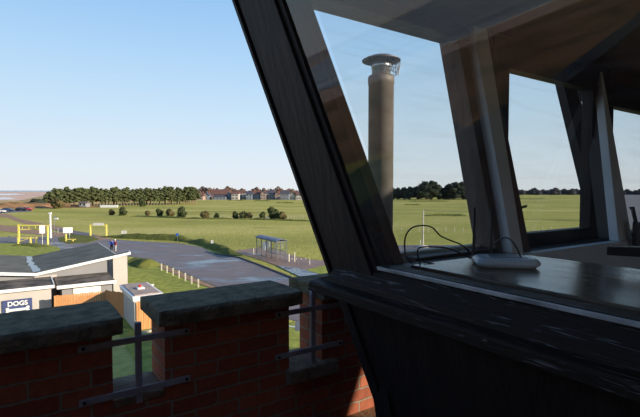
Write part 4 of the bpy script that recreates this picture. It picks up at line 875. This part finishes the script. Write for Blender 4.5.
# leaning outer mullion seen through the casement, and side cheek
struct(MB().hexa(*far_bar(OM, OM+.24, -.40, ZC, .20, .27)).build('trim_9', 'wood', frame='T'))
lo, hi = -.345, .91
inner_post([(3.36,cv(lo,-.15),Z(lo)),(3.565,cv(lo,-.15),Z(lo)),(3.565,cv(lo,-.09),Z(lo)),(3.36,cv(lo,-.09),Z(lo))], [(3.755,cv(hi,-.15),Z(hi)),(3.785,cv(hi,-.15),Z(hi)),(3.785,cv(hi,-.09),Z(hi)),(3.755,cv(hi,-.09),Z(hi))], 'trim_11')
struct(MB().hexa([(3.43,cv(lo,-.09),Z(lo)),(3.58,cv(lo,-.09),Z(lo)),(3.62,cv(lo,.03),Z(lo)),(3.47,cv(lo,.03),Z(lo))], [(3.76,cv(ZC,-.09),Z(ZC)),(3.80,cv(ZC,-.09),Z(ZC)),(3.88,cv(ZC,.03),Z(ZC)),(3.80,cv(ZC,.03),Z(ZC))]).build('trim_12', 'wood', frame='T'))
# window 4
W4 = struct(empty('window_4', (4.1, V0, Z(-.33)), 'T'))
MB().hexa(*far_bar(3.5, 4.60, -.40, -.31, -.10, .03)).build('bottom_rail', 'wood', W4, bevel=.004)
MB().hexa(*far_bar(3.70, 4.86, .70, ZC+.02, -.10, .03)).build('head', 'wood', W4, bevel=.004)
MB().hexa(*far_bar(3.70, 4.60, .66, .70, -.12, -.04)).build('blind_box', 'wood', W4, bevel=.004)
MB().hexa(*far_bar(3.55, 4.72, -.31, .72, -.03, -.024, .1)).build('pane', 'glass', W4)
struct(MB().hexa([(ce(-.4,-.13),cv(-.4,-.10),Z(-.4)),(ce(-.4,0),cv(-.4,-.10),Z(-.4)),(ce(-.4,0),cv(-.4,.03),Z(-.4)),(ce(-.4,-.13),cv(-.4,.03),Z(-.4))], [(ce(ZC,-.13),cv(ZC,-.10),Z(ZC)),(ce(ZC,0),cv(ZC,-.10),Z(ZC)),(ce(ZC,0),cv(ZC,.03),Z(ZC)),(ce(ZC,-.13),cv(ZC,.03),Z(ZC))]).build('trim_13', 'wood', frame='T'))
# far end wall: boarded, unseen panes added to pass sun to the brick patch
def end_bar(va, vb, z0, z1, o0, o1):
    f = lambda z: [(ce(z,o0), va, Z(z)), (ce(z,o1), va, Z(z)), (ce(z,o1), vb+LEAN*(z-ZS), Z(z)), (ce(z,o0), vb+LEAN*(z-ZS), Z(z))]
    return f(z0), f(z1)
W5 = struct(empty('added_light_window', (UE, -1.7, Z(-.02)), 'T'))
MB().hexa(*end_bar(-2.15, -1.45, -.03, .63, -.07, -.064)).build('pane', 'glass', W5)
MB().hexa(*end_bar(VE, -3.0, -.33, .88, -.07, -.064)).build('pane', 'glass', W5)
eb = MB()
for va, vb, z0, z1 in ((-3.0, -2.15, -.33, ZC), (VE, VE+.1, -.33, ZC), (VE, -3.0, .86, ZC), (-1.45, 1.43, -.33, ZC), (-2.20, -1.40, -.33, -.03), (-2.30, -1.50, .63, ZC)): eb.hexa(*end_bar(va, vb, z0, z1, -.10, 0))
struct(eb.build('wall_right_board', 'panel', frame='T'))
struct(MB().box(1.25, 4.6, VE, 1.36, Z(-1.37), Z(-1.33)).build('floor_cabin', 'deck', frame='T'))

# desk along the near wall
dk = empty('desk', (1.68, -1.6, Z(-1.33)), 'T')
MB().box(1.345, 2.02, VE+.02, 1.33, Z(-.345), Z(-.31)).build('desktop', 'desk', dk, bevel=.006)
MB().box(1.20, 1.34, VE+.02, 1.33, Z(-.36), Z(-.325)).build('back_board', 'wood', dk, bevel=.004)
for v in (-4.3, -2.4, -.6, 1.2): MB().box(1.93, 1.99, v, v+.06, Z(-1.33), Z(-.345)).build('leg', 'woodb', dk)
tag(dk, 'varnished brown desk running along the inside of the near window', 'desk')

# router
def wp_(x, y, d): return Vector(((x-320)/450*d, d, EYE-(y-190)/450*d))
ro = empty('wifi_router', (.757, 1.83, Z(-.31)))
def rot2(p, a, c): return Vector((c[0]+(p[0]-c[0])*math.cos(a)-(p[1]-c[1])*math.sin(a), c[1]+(p[0]-c[0])*math.sin(a)+(p[1]-c[1])*math.cos(a), p[2]))
def slab(hw, hd, z0, z1, r, c, a, taper=.0, n=6):
    def ring(k, z):
        pts = []
        for sx, sy, a0 in ((1,1,0),(-1,1,90),(-1,-1,180),(1,-1,270)):
            for i in range(n+1):
                t = R(a0+90*i/n); pts.append(rot2((c[0]+sx*(hw-k-r)+r*math.cos(t), c[1]+sy*(hd-k-r)+r*math.sin(t), z), a, c))
        return pts
    mb = MB(); rs = [ring(taper*.9, z0), ring(taper*.2, z0+(z1-z0)*.25), ring(0, z0+(z1-z0)*.5), ring(taper*.35, z0+(z1-z0)*.82), ring(taper*1.1, z1)]; m_ = len(rs[0])
    mb.add([p for q in rs for p in q], [(i*m_+k, i*m_+(k+1)%m_, (i+1)*m_+(k+1)%m_, (i+1)*m_+k) for i in range(4) for k in range(m_)]+[tuple(range(m_-1,-1,-1)), tuple(4*m_+k for k in range(m_))]); return mb
rc = (.757, 1.83); RA = R(-9)
slab(.122, .082, Z(-.308), Z(-.272), .035, rc, RA, .014).build('casing', 'router', ro)
slab(.075, .052, Z(-.2725), Z(-.2695), .018, (rc[0]+.012, rc[1]+.014), RA, .002).build('top_plate', 'routerd', ro)
for x, hgt in ((-.106, -.075), (-.036, -.072)):
    b = rot2((rc[0]+x, rc[1]+.088, Z(-.30)), RA, rc)
    MB().tube([b+Vector((0,-.012,.008)), b+Vector((0,.004,.010)), b+Vector((0,.008,.03)), b+Vector((0,.006,.11)), b+Vector((0,.004,Z(hgt)-b.z))], [.007,.008,.0075,.006,.0045], 10).build('antenna', 'black', ro, smooth=True)
tag(ro, 'pale grey wifi router with two black antennas on the varnished desk', 'router')
def smooth(pts, k=5):
    out = []
    for i in range(len(pts)-1):
        p0 = pts[max(i-1,0)]; p1 = pts[i]; p2 = pts[i+1]; p3 = pts[min(i+2,len(pts)-1)]
        for j in range(k):
            t = j/k; out.append(.5*((2*p1)+(p2-p0)*t+(2*p0-5*p1+4*p2-p3)*t*t+(3*p1-p0-3*p2+p3)*t*t*t))
    return out+[pts[-1]]
def cable(pts, r, lab): return tag(MB().tube(smooth([wp_(*p) for p in pts]), r, 6).build('cable', 'black', smooth=True), lab, 'cable')
cable([(412,263.5,1.90),(406,255,1.88),(405.5,238,1.88),(412,228,1.9),(424,225.5,1.92),(433,228,1.94),(441,236,1.96),(452,241,1.97),(462,245,1.97),(470,252,1.96),(480,263,1.92)], .0034, 'black cable looping highest in front of the parapet window')
cable([(421,264,1.88),(418,254,1.88),(420,248,1.89),(432,247,1.9),(446,248,1.92),(458,252,1.93),(470,258,1.92),(484,262,1.93)], .0032, 'black cable making the lower flatter loop left of the router')
cable([(424,262,1.9),(438,265,1.88),(452,267,1.87),(466,265.5,1.88),(478,264,1.88)], .003, 'black cable lying along the desk left of the router')
cable([(490,257,1.95),(492,247,1.95),(500,240,1.93),(508,238,1.9),(514,243,1.86),(519,251,1.83),(522,258,1.80)], .0034, 'black cable arching over the right half of the router')

# casement fittings
h_ = MB().prism([wp_(514,211.1,2.76), wp_(527,207.2,2.68), wp_(527,204.6,2.68), wp_(514,208.1,2.76)], (.012,.02,0)); hh = empty('casement_stay', wp_(514,210,2.76)); hb_ = h_.build('lever', 'black', hh, bevel=.002); tag(hh, 'short black lever poking out beside the pale grey post', 'stay')
lt = empty('window_latch', wp_(601,226,3.46)); MB().tube([wp_(601,209,3.46), wp_(600.5,218,3.46), wp_(600.5,227,3.46)], .012, 8).build('lever', 'chrome', lt); MB().tube([wp_(597,208.5,3.48), wp_(602,208.5,3.46)], .014, 8).build('pivot', 'chrome', lt)
tag(lt, 'worn chrome latch lever on the jamb right of the casement', 'latch')
lt = empty('window_latch', wp_(601,165,3.46)); 
MB().tube([wp_(602,152,3.48), wp_(601,160,3.46), wp_(601.5,168,3.48)], .011, 8).build('lever', 'greyp' , lt); tag(lt, 'upper grey latch on the jamb right of the casement', 'latch')
# stay and stool by window 4
st = empty('window_stay', wp_(637,246,3.02)); MB().tube([wp_(630,208.5,3.06), wp_(633,207.5,3.05), wp_(634,213,3.04), wp_(637,224,3.03)], .012, 8).build('hook', 'black', st)
MB().box(*(lambda a, b: (a.x, b.x+.05, a.y-.02, a.y+.03, b.z, a.z))(wp_(636,222,3.03), wp_(640,246,3.03))).build('bracket', 'black', st, bevel=.004)
tag(st, 'black hooked window stay standing by the right window', 'stay')


al = empty('desk_stand', (1.25, 1.62, Z(-.31)))
MB().lathe([(.07,Z(-.31)),(.07,Z(-.295)),(.02,Z(-.285))], (1.25,1.62,0), 20).build('base', 'black', al); MB().tube([(1.25,1.62,Z(-.29)),(1.25,1.62,Z(-.235))], .012, 10).build('pole', 'black', al)
MB().hexa([wp_(608,255.5,1.76), wp_(608,255.5,1.76)+Vector((.30,-.16,-.0)), wp_(608,255.5,1.76)+Vector((.32,-.13,-.0)), wp_(608,255.5,1.76)+Vector((.02,.03,-.0))], [wp_(608,247,1.76), wp_(608,247,1.76)+Vector((.30,-.16,.012)), wp_(608,247,1.76)+Vector((.32,-.13,.012)), wp_(608,247,1.76)+Vector((.02,.03,0))]).build('arm', 'black', al, bevel=.003)
tag(al, 'flat black swing arm reaching in over the desk at the right edge', 'stand')
